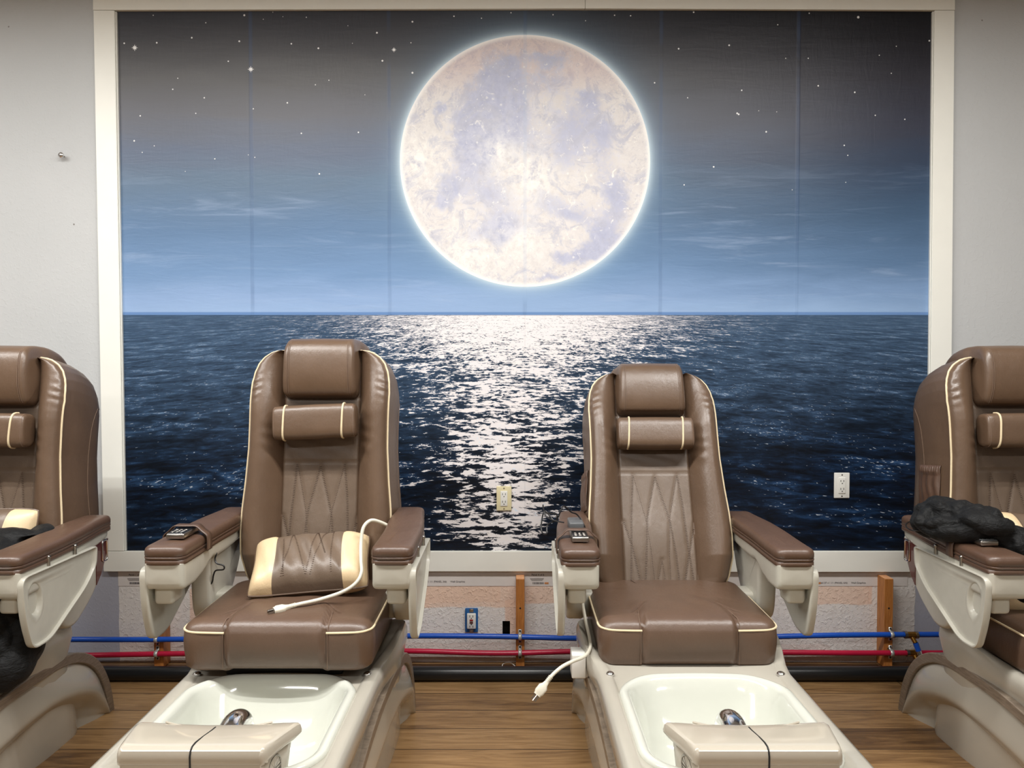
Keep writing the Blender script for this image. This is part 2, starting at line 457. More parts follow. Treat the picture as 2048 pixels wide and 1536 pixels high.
def inset(poly, d):
    if not d: return list(poly)
    n = len(poly); ar = sum(poly[i][0]*poly[(i+1) % n][1]-poly[(i+1) % n][0]*poly[i][1] for i in range(n))
    sg = 1 if ar > 0 else -1; out = []
    for i in range(n):
        p0, p1, p2 = Vector(poly[i-1]), Vector(poly[i]), Vector(poly[(i+1) % n])
        e1 = (p1-p0).normalized() if (p1-p0).length > 1e-9 else Vector((1, 0)); e2 = (p2-p1).normalized() if (p2-p1).length > 1e-9 else e1
        n1 = Vector((-e1.y, e1.x))*sg; n2 = Vector((-e2.y, e2.x))*sg
        m = (n1+n2); k = m.length
        m = m/k if k > 1e-6 else n1
        out.append(tuple(p1+m*d/max(.5, m.dot(n1))))
    return out
def rpoly(pts, r, n=5):
    out = []; N = len(pts)
    rr = r if isinstance(r, (list, tuple)) else [r]*N
    for i in range(N):
        a, b, c = Vector(pts[i-1]), Vector(pts[i]), Vector(pts[(i+1) % N])
        u = (a-b); v = (c-b); k = min(rr[i], u.length*.48, v.length*.48)
        p, q = b+u.normalized()*k, b+v.normalized()*k
        for j in range(n+1):
            t = j/n; out.append(tuple(p*(1-t)**2+b*2*t*(1-t)+q*t*t))
    return out
def crom(pts, sub=6, closed=False):
    P = [Vector(p) for p in pts]; out = []; n = len(P)
    rng = range(n if closed else n-1)
    for i in rng:
        if closed: a, b, c, d = P[i-1], P[i], P[(i+1) % n], P[(i+2) % n]
        else: a, b, c, d = P[max(i-1, 0)], P[i], P[i+1], P[min(i+2, n-1)]
        for j in range(sub):
            t = j/sub
            out.append(tuple(.5*((2*b)+(-a+c)*t+(2*a-5*b+4*c-d)*t*t+(-a+3*b-3*c+d)*t**3)))
    if not closed: out.append(tuple(P[-1]))
    return out
def rrect(hx, y0, y1, r, n=8, m=10):
    """closed rounded rectangle in plan, y0>y1, starts on the +x side at the rear; evenly subdivided sides"""
    out = []
    def seg(a, b):
        for j in range(m): t = j/m; out.append((a[0]*(1-t)+b[0]*t, a[1]*(1-t)+b[1]*t))
    def arc(cx, cy, a0, a1):
        for j in range(n): a = a0+(a1-a0)*j/n; out.append((cx+r*math.cos(a), cy+r*math.sin(a)))
    seg((hx, y0-r), (hx, y1+r)); arc(hx-r, y1+r, 0, -PI/2)
    seg((hx-r, y1), (-hx+r, y1)); arc(-hx+r, y1+r, -PI/2, -PI)
    seg((-hx, y1+r), (-hx, y0-r)); arc(-hx+r, y0-r, -PI, -1.5*PI)
    seg((-hx+r, y0), (hx-r, y0)); arc(hx-r, y0-r, PI/2, 0)
    return out
def tag(o, label=None, cat=None, group=None, kind=None):
    if label: o['label'] = label
    if cat: o['category'] = cat
    if group: o['group'] = group
    if kind: o['kind'] = kind
    return o
def empty(name, loc, label, cat, group=None, rz=0):
    o = bpy.data.objects.new(name, None); C.objects.link(o); o.location = loc; o.rotation_euler = (0, 0, rz); o.empty_display_size = .1
    return tag(o, label, cat, group)
def sm(a, b, t):
    t = min(1, max(0, (t-a)/(b-a))); return t*t*(3-2*t)
def text_mesh(body, size, loc, mat, parent=None, name='lettering', align='LEFT'):
    cu = bpy.data.curves.new('txt', 'FONT'); cu.body = body; cu.size = size; cu.extrude = .0001; cu.align_x = align
    o = bpy.data.objects.new('txt', cu); C.objects.link(o)
    me = bpy.data.meshes.new_from_object(o.evaluated_get(bpy.context.evaluated_depsgraph_get()))
    C.objects.unlink(o); bpy.data.objects.remove(o)
    for v in me.vertices: v.co = Vector((loc[0]+v.co.x, loc[1]-v.co.z, loc[2]+v.co.y))
    me.materials.clear(); me.materials.append(mat)
    q = bpy.data.objects.new(name, me); C.objects.link(q)
    if parent is not None: q.parent = parent
    return q

# ================================================================== ROOM
HX0, HZ0 = atw(1005, 1278); HX1, HZ1 = atw(1020, 1242)
RX, RY = 4.5, -7.0
b = MB()
xs = [-RX, HX0, HX1, RX]; zs = [0, HZ0, HZ1, CEIL]
for i in range(3):
    for k in range(3):
        if i == 1 and k == 1: continue
        b.add([(xs[i], 0, zs[k]), (xs[i+1], 0, zs[k]), (xs[i+1], 0, zs[k+1]), (xs[i], 0, zs[k+1])], [(0, 1, 2, 3)])
D = .09
q = [(HX0, HZ0), (HX1, HZ0), (HX1, HZ1), (HX0, HZ1)]
b.add([(x, 0, z) for x, z in q]+[(x, D, z) for x, z in q], [(0, 1, 5, 4), (1, 2, 6, 5), (2, 3, 7, 6), (3, 0, 4, 7), (4, 5, 6, 7)], 1)
b.add([(-RX, .12, 0), (RX, .12, 0), (RX, .12, CEIL), (-RX, .12, CEIL)], [(0, 1, 2, 3)])
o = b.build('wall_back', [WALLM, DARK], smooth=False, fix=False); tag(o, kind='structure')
def slab(name, c, d, m): return tag(MB().box(c, d).build(name, m, smooth=False), kind='structure')
slab('floor', (0, RY/2, -.05), (2*RX, -RY+.3, .1), FLOORM)
slab('ceiling', (0, RY/2, CEIL+.05), (2*RX, -RY+.3, .1), CEILM)
slab('wall_left', (-RX-.05, RY/2, CEIL/2), (.1, -RY, CEIL), SIDEM)
slab('wall_right', (RX+.05, RY/2, CEIL/2), (.1, -RY, CEIL), SIDEM)
slab('wall_front', (0, RY-.05, CEIL/2), (2*RX, .1, CEIL), SIDEM)

# ceiling strip lights (real fixtures with two tubes each)
LAMPW = plain('fixture_white', (235, 235, 232), .5)
TUBE = bpy.data.materials.new('fluorescent_tube'); TUBE.use_nodes = True
TUBE.node_tree.nodes['Principled BSDF'].inputs['Emission Color'].default_value = (1, .97, .91, 1)
TUBE.node_tree.nodes['Principled BSDF'].inputs['Emission Strength'].default_value = 6
for ri, (ly, lxs, pw_) in enumerate(LIGHT_ROWS):
    for li, lx in enumerate(lxs):
        e = empty('ceiling_light', (lx, ly, CEIL), 'white ceiling strip light with two tubes, %s row, %s' % (('row nearer the mural', 'row behind the viewer')[ri], ('far left', 'left', 'centre', 'right', 'far right')[li if len(lxs) > 3 else li+1]), 'ceiling light', 'ceiling strip lights')
        MB().prism([(-.13, 0), (-.10, -.05), (-.03, -.062), (.03, -.062), (.10, -.05), (.13, 0)], 'x', -.62, .62).build('housing', LAMPW, e, smooth=False)
        for sy in (-.07, .07):
            MB().tube([(-.58, sy, -.075), (.58, sy, -.075)], .013, 10).build('tube', TUBE, e)
            ld = bpy.data.lights.new('tube_light', 'AREA'); ld.shape = 'RECTANGLE'; ld.size = 1.16; ld.size_y = .035
            ld.energy = pw_; ld.color = (1, .985, .955)
            lo = bpy.data.objects.new('tube_light', ld); C.objects.link(lo); lo.parent = e; lo.location = (0, sy, -.092)

# ================================================================== MURAL + FRAME
m = MB()
cTL, cTR, cBL, cBR = atw(226, 22), atw(1872, 22), atw(245, 1104), atw(1862, 1104)
YM = -.002
def xedge(z, side):
    a, b_ = (cTL, cBL) if side < 0 else (cTR, cBR)
    t = (z-b_[1])/(a[1]-b_[1]); return b_[0]+(a[0]-b_[0])*t
m.add([(xedge(ZH, -1), YM, ZH), (xedge(ZH, 1), YM, ZH), (cTR[0], YM, cTR[1]), (cTL[0], YM, cTL[1])], [(0, 1, 2, 3)], 0)
m.add([(cBL[0], YM, cBL[1]), (cBR[0], YM, cBR[1]), (xedge(ZH, 1), YM, ZH), (xedge(ZH, -1), YM, ZH)], [(0, 1, 2, 3)], 2)
N = 128
m.add([(MX+MR*math.cos(2*PI*i/N), YM-.0003, MZ+MR*math.sin(2*PI*i/N)) for i in range(N)], [tuple(range(N))], 1)
stars = [(249, 87, 2), (270, 96, 5.5), (314, 86, 2), (307, 31, 1.2), (384, 76, 2), (412, 46, 1.4), (489, 31, 2.4), (502, 139, 5.5), (479, 83, 2.2), (457, 123, 1.8), (583, 88, 2), (637, 97, 2.2),
         (754, 66, 2.3), (788, 100, 4.4), (765, 122, 2.3), (825, 44, 2.2), (825, 146, 2.4), (822, 86, 1.3), (527, 39, 1), (546, 25, 1), (566, 34, 1), (613, 35, 1.4), (696, 52, 1), (705, 87, 1),
         (356, 157, 1.3), (346, 179, 1.7), (409, 196, 1.8), (392, 227, 1.4), (281, 232, 1.8), (269, 282, 2), (285, 305, 1.2), (309, 292, 1.2), (430, 318, 1.5), (507, 218, 1.6), (575, 206, 2),
         (631, 170, 1.4), (658, 161, 1.4), (603, 267, 1.8), (717, 265, 1.8), (639, 348, 2), (730, 190, 1), (497, 310, 1), (510, 315, 1.2), (371, 343, .9), (908, 33, 1.8), (963, 37, 1.4),
         (1022, 26, 1.6), (1106, 30, 1.6), (1171, 42, 1.2), (1229, 31, 1.6), (1261, 32, 1.6), (1387, 25, 2), (1357, 98, 2), (1458, 91, 2.1), (1555, 50, 1.4), (1618, 27, 1.6), (1716, 35, 3),
         (1309, 166, 1.8), (1375, 196, 1.4), (1483, 181, 1.8), (1571, 117, 1.2), (1616, 117, 1.4), (1636, 172, 2), (1709, 185, 2), (1758, 111, 1.3), (1782, 147, 1.3), (1792, 93, 1.3), (1858, 82, 2),
         (1864, 180, 3), (1750, 231, 1.6), (1809, 239, 1.6), (1474, 227, 2.2), (1477, 229, 2.2), (1532, 264, 2), (1517, 222, 1), (1553, 224, 1), (1688, 291, 1.6), (1695, 311, 1.4), (1427, 334, 2),
         (1368, 370, 1.6), (1584, 380, 1), (1691, 365, 1)]
K = 3.45/FPX
for (sx, sy, sr) in stars:
    cx, cz = atw(sx, sy); r = sr*K*1.0
    if sr >= 4:
        pts = []
        for i in range(16):
            a = 2*PI*i/16; rr = r*(1.25 if i % 4 == 0 else (.95 if i % 2 == 0 else .48)); pts.append((cx+rr*math.cos(a), YM-.0006, cz+rr*math.sin(a)))
        m.add(pts, [tuple(range(16))], 3)
    else:
        m.add([(cx+r*.85*math.cos(2*PI*i/8), YM-.0006, cz+r*.85*math.sin(2*PI*i/8)) for i in range(8)], [tuple(range(8))], 3)
mural = m.build('wall_mural', [MSKY, MMOON, MSEA, STARM], smooth=False, fix=False)
tag(mural, 'large printed wall mural of a full moon over a moonlit sea inside the white frame', 'mural')
# paper margin with printing left visible under the frame
px0, pz0 = atw(237, 1172); px1, pz1 = atw(1815, 1138)
pm = MB().box(((px0+px1)/2, -.0012, (pz0+pz1)/2), (px1-px0, .0012, pz1-pz0)).build('paper_margin', PAPER, mural, smooth=False)
def wtext(t, px, py, size, off=.0026): 
    x, z = atw(px, py); return text_mesh(t, size, (x, -off, z), INK, mural)
for px in (252, 514, 789, 1057, 1330, 1601):
    n_ = {252: 1, 514: 2, 789: 3, 1057: 4, 1330: 5, 1601: 6}[px]
    wtext('Panel %d of 6' % n_, px+6, 1151, .012)
    bb = MB()
    x0, z0 = atw(px+8, 1168)
    rnd = random.Random(n_); xx = x0
    while xx < x0+.048:
        ww = rnd.choice((.0012, .002, .003)); bb.box((xx+ww/2, -.0026, z0+.0045), (ww, .0005, .009)); xx += ww+rnd.choice((.0012, .002))
    for k in range(3):
        lw = (.062, .058, .05)[k]; bb.box((x0+.02, -.0026, z0+.026-.0045*k), (lw, .0005, .0012))
    bb.build('barcode', INK, mural, smooth=False)
    xo, zo = atw(px+36, 1166)
    MB().box((xo, -.0026, zo), (.018, .0005, .008)).build('colour_swatch', INKO, mural, smooth=False)
wtext('0066137 v1 1/1 (PANEL 3/6)     Wall Graphics', 834, 1164.5, .0115)
wtext('0066137 v1 1/1 (PANEL 6/6)     Wall Graphics', 1635, 1167, .0115)
wtext('0066137 v1 1/1 (PANEL 1/6)     Wall Graphics', 268, 1178, .0001)

fr = empty('mural_frame', (0, 0, 0), 'white painted board frame fixed around the moon mural', 'frame')
def board(pts, th=.018):
    f = [Vector((p[0], 0, p[1])) for p in pts]
    bm = bmesh.new(); vs = [bm.verts.new((p.x, -.0035, p.z)) for p in f]; fc = bm.faces.new(vs)
    r = bmesh.ops.extrude_face_region(bm, geom=[fc]); 
    for v in r['geom']:
        if isinstance(v, bmesh.types.BMVert): v.co.y -= th
    bmesh.ops.recalc_face_normals(bm, faces=bm.faces)
    bmesh.ops.bevel(bm, geom=list(bm.edges), offset=.0015, segments=2, affect='EDGES')
    me = bpy.data.meshes.new('board'); bm.to_mesh(me); bm.free(); return link('board', me, TRIM, fr, smooth=False)
A = lambda x, y: atw(x, y, .02)
gp = .0012
board([A(187, 21), A(229, 21), A(248, 1102), A(207.5, 1102)])
board([A(1869, 21), A(1909, 21), A(1900, 1102), A(1858, 1102)])
board([A(206.5, 1102.8), A(1240, 1102.8), A(1240, 1143), A(207.5, 1143)])
board([A(1240.7, 1102.8), A(1901, 1102.8), A(1899, 1144), A(1240.7, 1144)])
board([A(186, -19), A(1170, -21), A(1170, 17), A(186, 20.3)])
board([A(1170.7, -21), A(1910, -19), A(1910, 20.3), A(1170.7, 17)])
# inner lips
for a, b_ in (((229.5, 22), (248.5, 1102)), ((1868.5, 22), (1857.5, 1102))):
    p, q = A(*a), A(*b_); s_ = .004 if a[0] < 1000 else -.004
    MB().add([(p[0], -.014, p[1]), (p[0]+s_, -.014, p[1]), (q[0]+s_, -.014, q[1]), (q[0], -.014, q[1]), (p[0]+s_, -.003, p[1]), (q[0]+s_, -.003, q[1])], [(0, 1, 2, 3), (1, 4, 5, 2)]).build('inner_bead', TRIM, fr, smooth=False)

# ================================================================== wall things
def outlet(px, py, wpx, hpx, m, label):
    x, z = atw(px, py, .01); w_, h_ = wpx*K, hpx*K
    e = empty('electrical_outlet', (x, 0, z), label, 'outlet')
    MB().rbox((0, -.0065, 0), (w_, .007, h_), .0028).build('cover_plate', m, e)
    MB().rbox((0, -.0112, 0), (w_*.46, .004, h_*.62), .0015).build('receptacle', WHITE, e)
    for k in (1, -1):
        s_ = MB()
        for dx in (-.0065, .0065): s_.box((dx, -.0134, k*h_*.155+.003), (.0022, .0008, .009))
        s_.tube([(0, -.0130, k*h_*.155-.008), (0, -.0138, k*h_*.155-.008)], .0024, 8)
        s_.build('slot', DARK, e, smooth=False)
    for k in (1, -1): MB().tube([(0, -.0095, k*h_*.42), (0, -.0112, k*h_*.42)], .003, 10).build('plate_screw', STEEL, e)
    return e
outlet(1008, 997, 30, 49, IVORY, 'ivory wall outlet on the mural between the two middle chairs')
e = outlet(1684, 971, 31, 51, WHITE, 'white wall outlet on the mural right of the second middle chair')
x, z = atw(943, 1241, .01)
e = empty('electrical_outlet', (x, 0, z), 'uncovered white outlet with red buttons in blue box low on wall', 'outlet')
MB().prism(rpoly([(-.029, -.054), (.029, -.054), (.029, .054), (-.029, .054)], .006), 'y', -.010, .02, .001).build('blue_box', BOXBLUE, e)
MB().rbox((0, -.0165, 0), (.040, .013, .070), .004).build('receptacle', WHITE, e)
MB().box((0, -.0238, .0055), (.015, .003, .007)).build('test_button', REDBTN, e, smooth=False)
MB().box((0, -.0238, -.0055), (.015, .003, .007)).build('reset_button', MAROON, e, smooth=False)
for k in (1, -1):
    s_ = MB()
    for dx in (-.007, .007): s_.box((dx, -.0234, k*.023), (.0024, .001, .009))
    s_.tube([(0, -.0230, k*.023-.009*k), (0, -.0238, k*.023-.009*k)], .0025, 8)
    s_.build('slot', DARK, e, smooth=False)
for k in (1, -1): MB().rbox((0, -.012, k*.046), (.018, .003, .014), .001).tube([(0, -.013, k*.047), (0, -.017, k*.047)], .0035, 10).build('mounting_tab', STEEL, e)
# chrome anchor at left
x, z = atw(126, 312, .01)
e = empty('wall_screw', (x, 0, z), 'small chrome screw sticking out of the bare wall left of the mural', 'screw')
MB().tube([(0, 0, 0), (0, -.022, 0)], .0035, 8).build('shank', STEEL, e)
MB().ell((0, -.026, 0), (.0125, .007, .0125)).build('screw_head', CHROME, e)
# paint nicks are left to the wall; short crumbs of trim string near the floor
# studs
def stud(x0, x1, ztop, label):
    e = empty('wood_stud', ((x0+x1)/2, 0, 0), label, 'wood stud', 'wood studs under the mural')
    h = (x1-x0)/2
    b = MB(); b.rbox((0, -.0365, ztop/2+.001), (2*h, .070, ztop-.002), .0015, seg=1)
    b.box((0, -.0365, ztop+.0006), (2*h-.003, .066, .0012), 1)
    for zz in (ztop-.13, ztop-.31): b.tube([(0, -.0716, zz), (0, -.0722, zz)], .0042, 8, 2)
    b.build('post', [STUD, CUT, DARK], e, smooth=False)
    return e
stud(.0175, .0555, atw(1040, 1158, .07)[1], 'wood stud on the wall between the two middle chairs')
stud(1.650, 1.688, atw(1780, 1158, .07)[1], 'wood stud on the wall beside the right-hand chair')
stud(-1.588, -1.546, atw(320, 1160, .07)[1], 'wood stud half hidden behind the left middle chair armrest tray')
YP = -.084
def pz(px, py): p = at(px, py, -CAMY+YP); return (p[0], YP, p[2])
MB().tube([pz(60, 1279), pz(140, 1279), pz(320, 1279), pz(560, 1276), pz(800, 1272), pz(1000, 1273), pz(1170, 1277), pz(1400, 1278), pz(1560, 1273), pz(1700, 1270), pz(1880, 1269), pz(2010, 1270)], .0118, 14, sub=6).build('water_pipe', BLUE)
tag(bpy.data.objects['water_pipe'], 'blue plastic water pipe running along the foot of the wall', 'pipe')
rp = MB().tube([pz(164, 1311), pz(320, 1308), pz(560, 1305), pz(800, 1302), pz(960, 1306), pz(1040, 1306), pz(1170, 1303), pz(1400, 1306), pz(1560, 1305), pz(1700, 1306), pz(1880, 1306), pz(2010, 1306)], .0118, 14, sub=6).build('water_pipe', RED)
tag(rp, 'red plastic water pipe running along the wall below the blue one', 'pipe')
p = Vector(pz(164, 1311)); MB().tube([p+Vector((.002, 0, 0)), p-Vector((.022, 0, 0))], [.009, .006], 10).build('brass_end', BRASS, rp)
bp = MB().tube([(-4.3, -.205, .0305), (4.3, -.205, .0305)], .030, 20).build('drain_pipe', PVC)
tag(bp, 'thick black drain pipe lying on the floor along the wall', 'pipe')
def clamp(px, py, colour, where):
    p = pz(px, py)
    e = empty('pipe_clamp', p, 'metal pipe clamp on the %s pipe at the %s stud' % (colour, where), 'pipe clamp', 'metal clamps on the wood studs')
    b = MB()
    P = []
    for i in range(13):
        a = PI*i/12-PI/2
        P.append([(-.0075, -.0132*math.cos(a), .0132*math.sin(a)), (.0075, -.0132*math.cos(a), .0132*math.sin(a))])
    P = [[(-.0075, .0118, -.030), (.0075, .0118, -.030)], [(-.0075, .0118, -.015), (.0075, .0118, -.015)]]+P+[[(-.0075, .0118, .015), (.0075, .0118, .015)], [(-.0075, .0118, .030), (.0075, .0118, .030)]]
    b.grid(P)
    ob = b.build('strap', ZINC, e); md = ob.modifiers.new('s', 'SOLIDIFY'); md.thickness = .0014; md.offset = 0
    for k in (1, -1): MB().tube([(0, .0116, k*.024), (0, .0085, k*.024)], .004, 8).build('clamp_screw', DARK, e)
for px, wh in ((313, 'left'), (1040, 'middle'), (1783, 'right')):
    clamp(px, {313: 1279, 1040: 1274, 1783: 1269.5}[px], 'blue', wh); clamp(px, {313: 1308, 1040: 1306, 1783: 1306}[px], 'red', wh)
def branch(px, py, m, dx, label, big):
    p = Vector(pz(px, py)); e = empty('shutoff_valve', p, label, 'valve', 'branch valves on the right end of the pipes')
    MB().tube([(-.026, 0, 0), (.026, 0, 0)], .0145, 12).tube([(-.030, 0, 0), (-.018, 0, 0)], .0155, 12, 1).tube([(.018, 0, 0), (.030, 0, 0)], .0155, 12, 1).build('brass_tee', [BRASS, STEEL], e)
    q = Vector((.010, -.02, -.028)); d = Vector((.28, -.25, -1)).normalized()
    MB().tube([q*.3, q], .010, 10).build('brass_neck', BRASS, e)
    MB().tube([q, q+d*.035], .0115, 12).build('branch_pipe', m, e)
    a = q+d*.035
    MB().tube([a, a+d*.016, a+d*.018, a+d*.05], [.012, .012, .009, .010], 12).build('chrome_body', CHROME, e)
    if big:
        c = a+d*.032
        MB().tube([c, c+Vector((.02, -.012, .0))], .007, 10).ell(tuple(c+Vector((.026, -.015, -.0))), (.012, .012, .02)).build('handle', CHROME, e)
        MB().tube([a+d*.05, a+d*.062], .007, 8).build('outlet_tip', DARK, e)
branch(1822, 1270, BLUE, 0, 'short branch and chrome valve hanging off the blue pipe', True)
branch(1826, 1306, RED, 0, 'short branch and chrome fitting hanging off the red pipe', False)
# loop of string on the floor by the stud
P = [at(1005, 1336, 3.36), at(1006, 1328, 3.38), at(1020, 1325, 3.4), at(1032, 1334, 3.36)]
tag(MB().tube([(a, b_, max(.003, c)) for a, b_, c in P], .0018, 6, sub=6).build('string', WHITE), 'short white string loop at the foot of the middle stud', 'string')

# ================================================================== SPA CHAIR
HWK = [(-.06, .17), (-.03, .20), (0, .22), (.04, .245), (.12, .265), (.20, .269), (.28, .266), (.38, .257), (.5, .250), (.60, .250), (.70, .252), (.74, .250), (.78, .243), (.81, .231), (.833, .213), (.85, .188), (.858, .162), (.862, .13)]
def hw(s): return float(np.interp(s, [k[0] for k in HWK], [k[1] for k in HWK]))
def zp(x, y):   # stitched line points read off the upholstery panel
    c = 728+(y-725)/675*47; h = 217+(y-725)/675*18
    return ((x-c)/h*.14, .447*(1-(y-715)/685))
LINES = [([(595, 725), (585, 1000), (580, 1400)], 1), ([(600, 735), (670, 985), (700, 1150), (735, 1400)], 0), ([(730, 735), (682, 985), (670, 1400)], 1),
         ([(730, 735), (820, 1000), (860, 1200), (890, 1400)], 1), ([(865, 725), (822, 980), (818, 1200), (832, 1400)], 0), ([(865, 725), (900, 900), (935, 1150), (985, 1400)], 1),
         ([(537, 1010), (590, 1160), (650, 1400)], 1), ([(975, 1020), (945, 1190), (912, 1400)], 1), ([(772, 1235), (740, 1400)], 0), ([(772, 1235), (805, 1400)], 0), ([(1012, 1290), (1000, 1400)], 0)]
SEG = [([zp(*p) for p in l], k) for l, k in LINES]
def dseg(x, s, pts):
    d = np.full(x.shape, 9.0)
    for a, b_ in zip(pts[:-1], pts[1:]):
        ax, ay = a; bx, by = b_; L2 = (bx-ax)**2+(by-ay)**2
        t = np.clip(((x-ax)*(bx-ax)+(s-ay)*(by-ay))/L2, 0, 1)
        d = np.minimum(d, np.hypot(x-ax-t*(bx-ax), s-ay-t*(by-ay)))
    return d
def back_n(x, s):
    x = np.asarray(x, float); s = np.asarray(s, float)
    a = np.abs(x); W = np.interp(s, [k[0] for k in HWK], [k[1] for k in HWK])
    wing = np.clip((a-.14)/np.maximum(W-.14, .012), 0, 1)
    tt = np.clip((.86-s)/.24, 0, 1); amp = .036+.040*np.clip((s-.0)/.12, 0, 1)*tt*tt*(3-2*tt)
    n = amp*np.sin(wing*PI*.76)**.9*np.where(W > .15, 1, 0)
    n = n-.014*np.clip((wing-.9)/.1, 0, 1)**2
    n = n+.016*np.exp(-((s-.17)/.13)**2)*np.exp(-(x/.12)**2)
    n = n-.006*np.exp(-((a-.14)/.0045)**2)*(s < .86)
    ins = a < .139
    n = n-.005*np.exp(-((s-.447+.0)/.004)**2)*ins-.004*np.exp(-((s-.685)/.004)**2)*ins
    low = ins & (s < .446)
    gmin = np.full(x.shape, 9.0)
    for pts, k in SEG: gmin = np.minimum(gmin, dseg(x, s, pts))
    n = n+np.where(low, .0028*(1-np.exp(-(gmin/.009)**2))-.0028, 0)
    # soft creases in the wings
    n = n+.0028*np.sin(s*95+x*40+3*np.sin(s*23))*np.exp(-((wing-.25)/.2)**2)*np.exp(-((s-.52)/.10)**2)
    n = n+.0018*np.sin(s*210+a*60)*np.clip((wing-.55)/.3, 0, 1)*np.exp(-((s-.72)/.045)**2)
    return n

def spa_chair(X, dy, dz, rec, label, yaw=0.0, pocket=True, base_dx=0.0, bdy=0.0):
    YE = -1.0
    e = empty('pedicure_chair', (X, YE, 0), label, 'pedicure chair', 'brown leather pedicure spa chairs', rz=math.radians(yaw))
    up = lambda p: (p[0], p[1]+dy-YE, p[2]+dz)       # upper assembly
    lo = lambda p: (p[0]+base_dx, p[1]-YE, p[2])
    # ---------------- shell
    b = MB(); loops = []
    def layer(h, y0, y1, r, zf):
        l = []
        for (x, y) in rrect(h, y0, y1, r, 10, 16):
            z = zf(x, y) if callable(zf) else zf
            k = 1+.13*sm(-1.12, -.85, y)*(1 if h > .255 else .0)
            l.append((x*k, y, z))
        return l
    hump = lambda x, y: .055*sm(-1.10, -.80, y)*sm(.12, .25, abs(x))
    loops.append(layer(.262, -.60, -1.88, .10, 0.0))
    loops.append(layer(.264, -.60, -1.88, .10, .015))
    loops.append(layer(.268, -.62, -1.87, .10, .10))
    loops.append(layer(.278, -.66, -1.86, .10, .22))
    loops.append(layer(.284, -.70, -1.85, .10, .31))
    loops.append(layer(.300, -.73, -1.84, .05, lambda x, y: .34+hump(x, y)))
    loops.append(layer(.300, -.745, -1.84, .04, lambda x, y: .375+hump(x, y)))
    loops.append(layer(.294, -.755, -1.83, .035, lambda x, y: .394+hump(x, y)))
    loops.append(layer(.282, -.77, -1.82, .03, lambda x, y: .400+hump(x, y)*.8))
    loops.append(layer(.262, -.85, -1.80, .085, lambda x, y: .398+hump(x, y)*.3))
    pull = lambda l: [(x_, y_-.028*(x_/.25)**2*sm(-1.30, -1.14, y_), z_) for x_, y_, z_ in l]
    loops.append(layer(.2549, -.97, -1.75, .09, .396))
    loops.append(pull(layer(.249, -1.104, -1.698, .131, .390)))
    loops.append(pull(layer(.236, -1.125, -1.68, .125, .376)))
    b.loft(loops, cap0=True, cap1=False).xf(lo)
    b.build('base_shell', PLASTD, e, sharp=50)
    # ---------------- basin
    b = MB(); Ls = []
    for (h, y0, y1, r, z) in ((.246, -1.112, -1.690, .10, .365), (.251, -1.106, -1.696, .105, .396), (.252, -1.105, -1.697, .105, .406), (.247, -1.110, -1.692, .10, .413), (.238, -1.118, -1.684, .095, .415),
                              (.226, -1.13, -1.672, .085, .411), (.218, -1.14, -1.664, .08, .400), (.212, -1.155, -1.656, .08, .37), (.203, -1.18, -1.648, .08, .32), (.192, -1.21, -1.64, .08, .27), (.175, -1.24, -1.62, .08, .235), (.15, -1.28, -1.58, .08, .222), (.09, -1.36, -1.5, .06, .218)):
        Ls.append([(x, y-.028*(x/.25)**2*sm(-1.30, -1.14, y), z-.012) for x, y in rrect(h, y0, y1, r*1.25, 10, 12)])
    b.loft(Ls, cap0=False, cap1=True).xf(lo).build('foot_basin', BASIN, e, sharp=60)
    MB().tube([lo((0, -1.42, .219)), lo((0, -1.42, .224))], .028, 18).build('drain', CHROME, e)
    # ---------------- faucet
    fx = -.003 if X < 0 else .0
    b = MB().tube([lo((fx, -1.64, .34)), lo((fx, -1.615, .385)), lo((fx, -1.57, .417)), lo((fx, -1.52, .430)), lo((fx, -1.475, .420)), lo((fx, -1.45, .393)), lo((fx, -1.447, .372))], [.025, .028, .030, .0315, .032, .030, .025], 20, sub=5)
    fo = b.build('faucet', CHROME, e)
    MB().tube([lo((fx, -1.447, .374)), lo((fx, -1.447, .367))], .018, 14).build('aerator', DARK, fo)
    # ---------------- bolts
    for s in (-1, 1):
        MB().ell(lo((s*.262, -1.115, .399)), (.013, .013, .008)).build('deck_bolt', CHROME, e)
    # ---------------- footrest
    fo_ = -.010 if X < 0 else .008
    def fw(y): return .166+.038*min(1, max(0, (y+1.765)/.17))
    prof = [(-1.764, .456), (-1.766, .462), (-1.766, .478), (-1.762, .489), (-1.753, .4945), (-1.735, .4945), (-1.69, .490), (-1.64, .484), (-1.61, .480), (-1.592, .474), (-1.586, .464), (-1.588, .453), (-1.600, .447), (-1.63, .447), (-1.68, .453), (-1.74, .456)]
    L = []
    for sx, ins, dn in ((-1.0, .0145, .016), (-.99, .008, .008), (-.975, .003, .003), (-.94, 0, 0), (-.92, 0, 0), (-.8, 0, 0), (-.6, 0, 0), (-.33, 0, 0), (-.15, 0, 0), (0, 0, 0), (.15, 0, 0), (.33, 0, 0), (.6, 0, 0), (.8, 0, 0), (.92, 0, 0), (.94, 0, 0), (.975, .003, .003), (.99, .008, .008), (1.0, .0145, .016)):
        l = []
        for (y, z) in inset(prof, ins):
            dip = .007*math.cos(min(1, abs(sx)/.85)*PI/2)*sm(-1.73, -1.62, y)
            l.append((sx*fw(y), y, z-dip-dn*.4))
        L.append(l)
    fl = lambda p: lo((p[0]+fo_, p[1], p[2]))
    b = MB().loft(L); fr_ = b.xf(fl).build('footrest', PEARL, e, sharp=35)
    ped = [(-1.765, .02), (-1.7655, .459), (-1.64, .459), (-1.625, .452), (-1.62, .44), (-1.645, .36), (-1.66, .20), (-1.66, .02)]
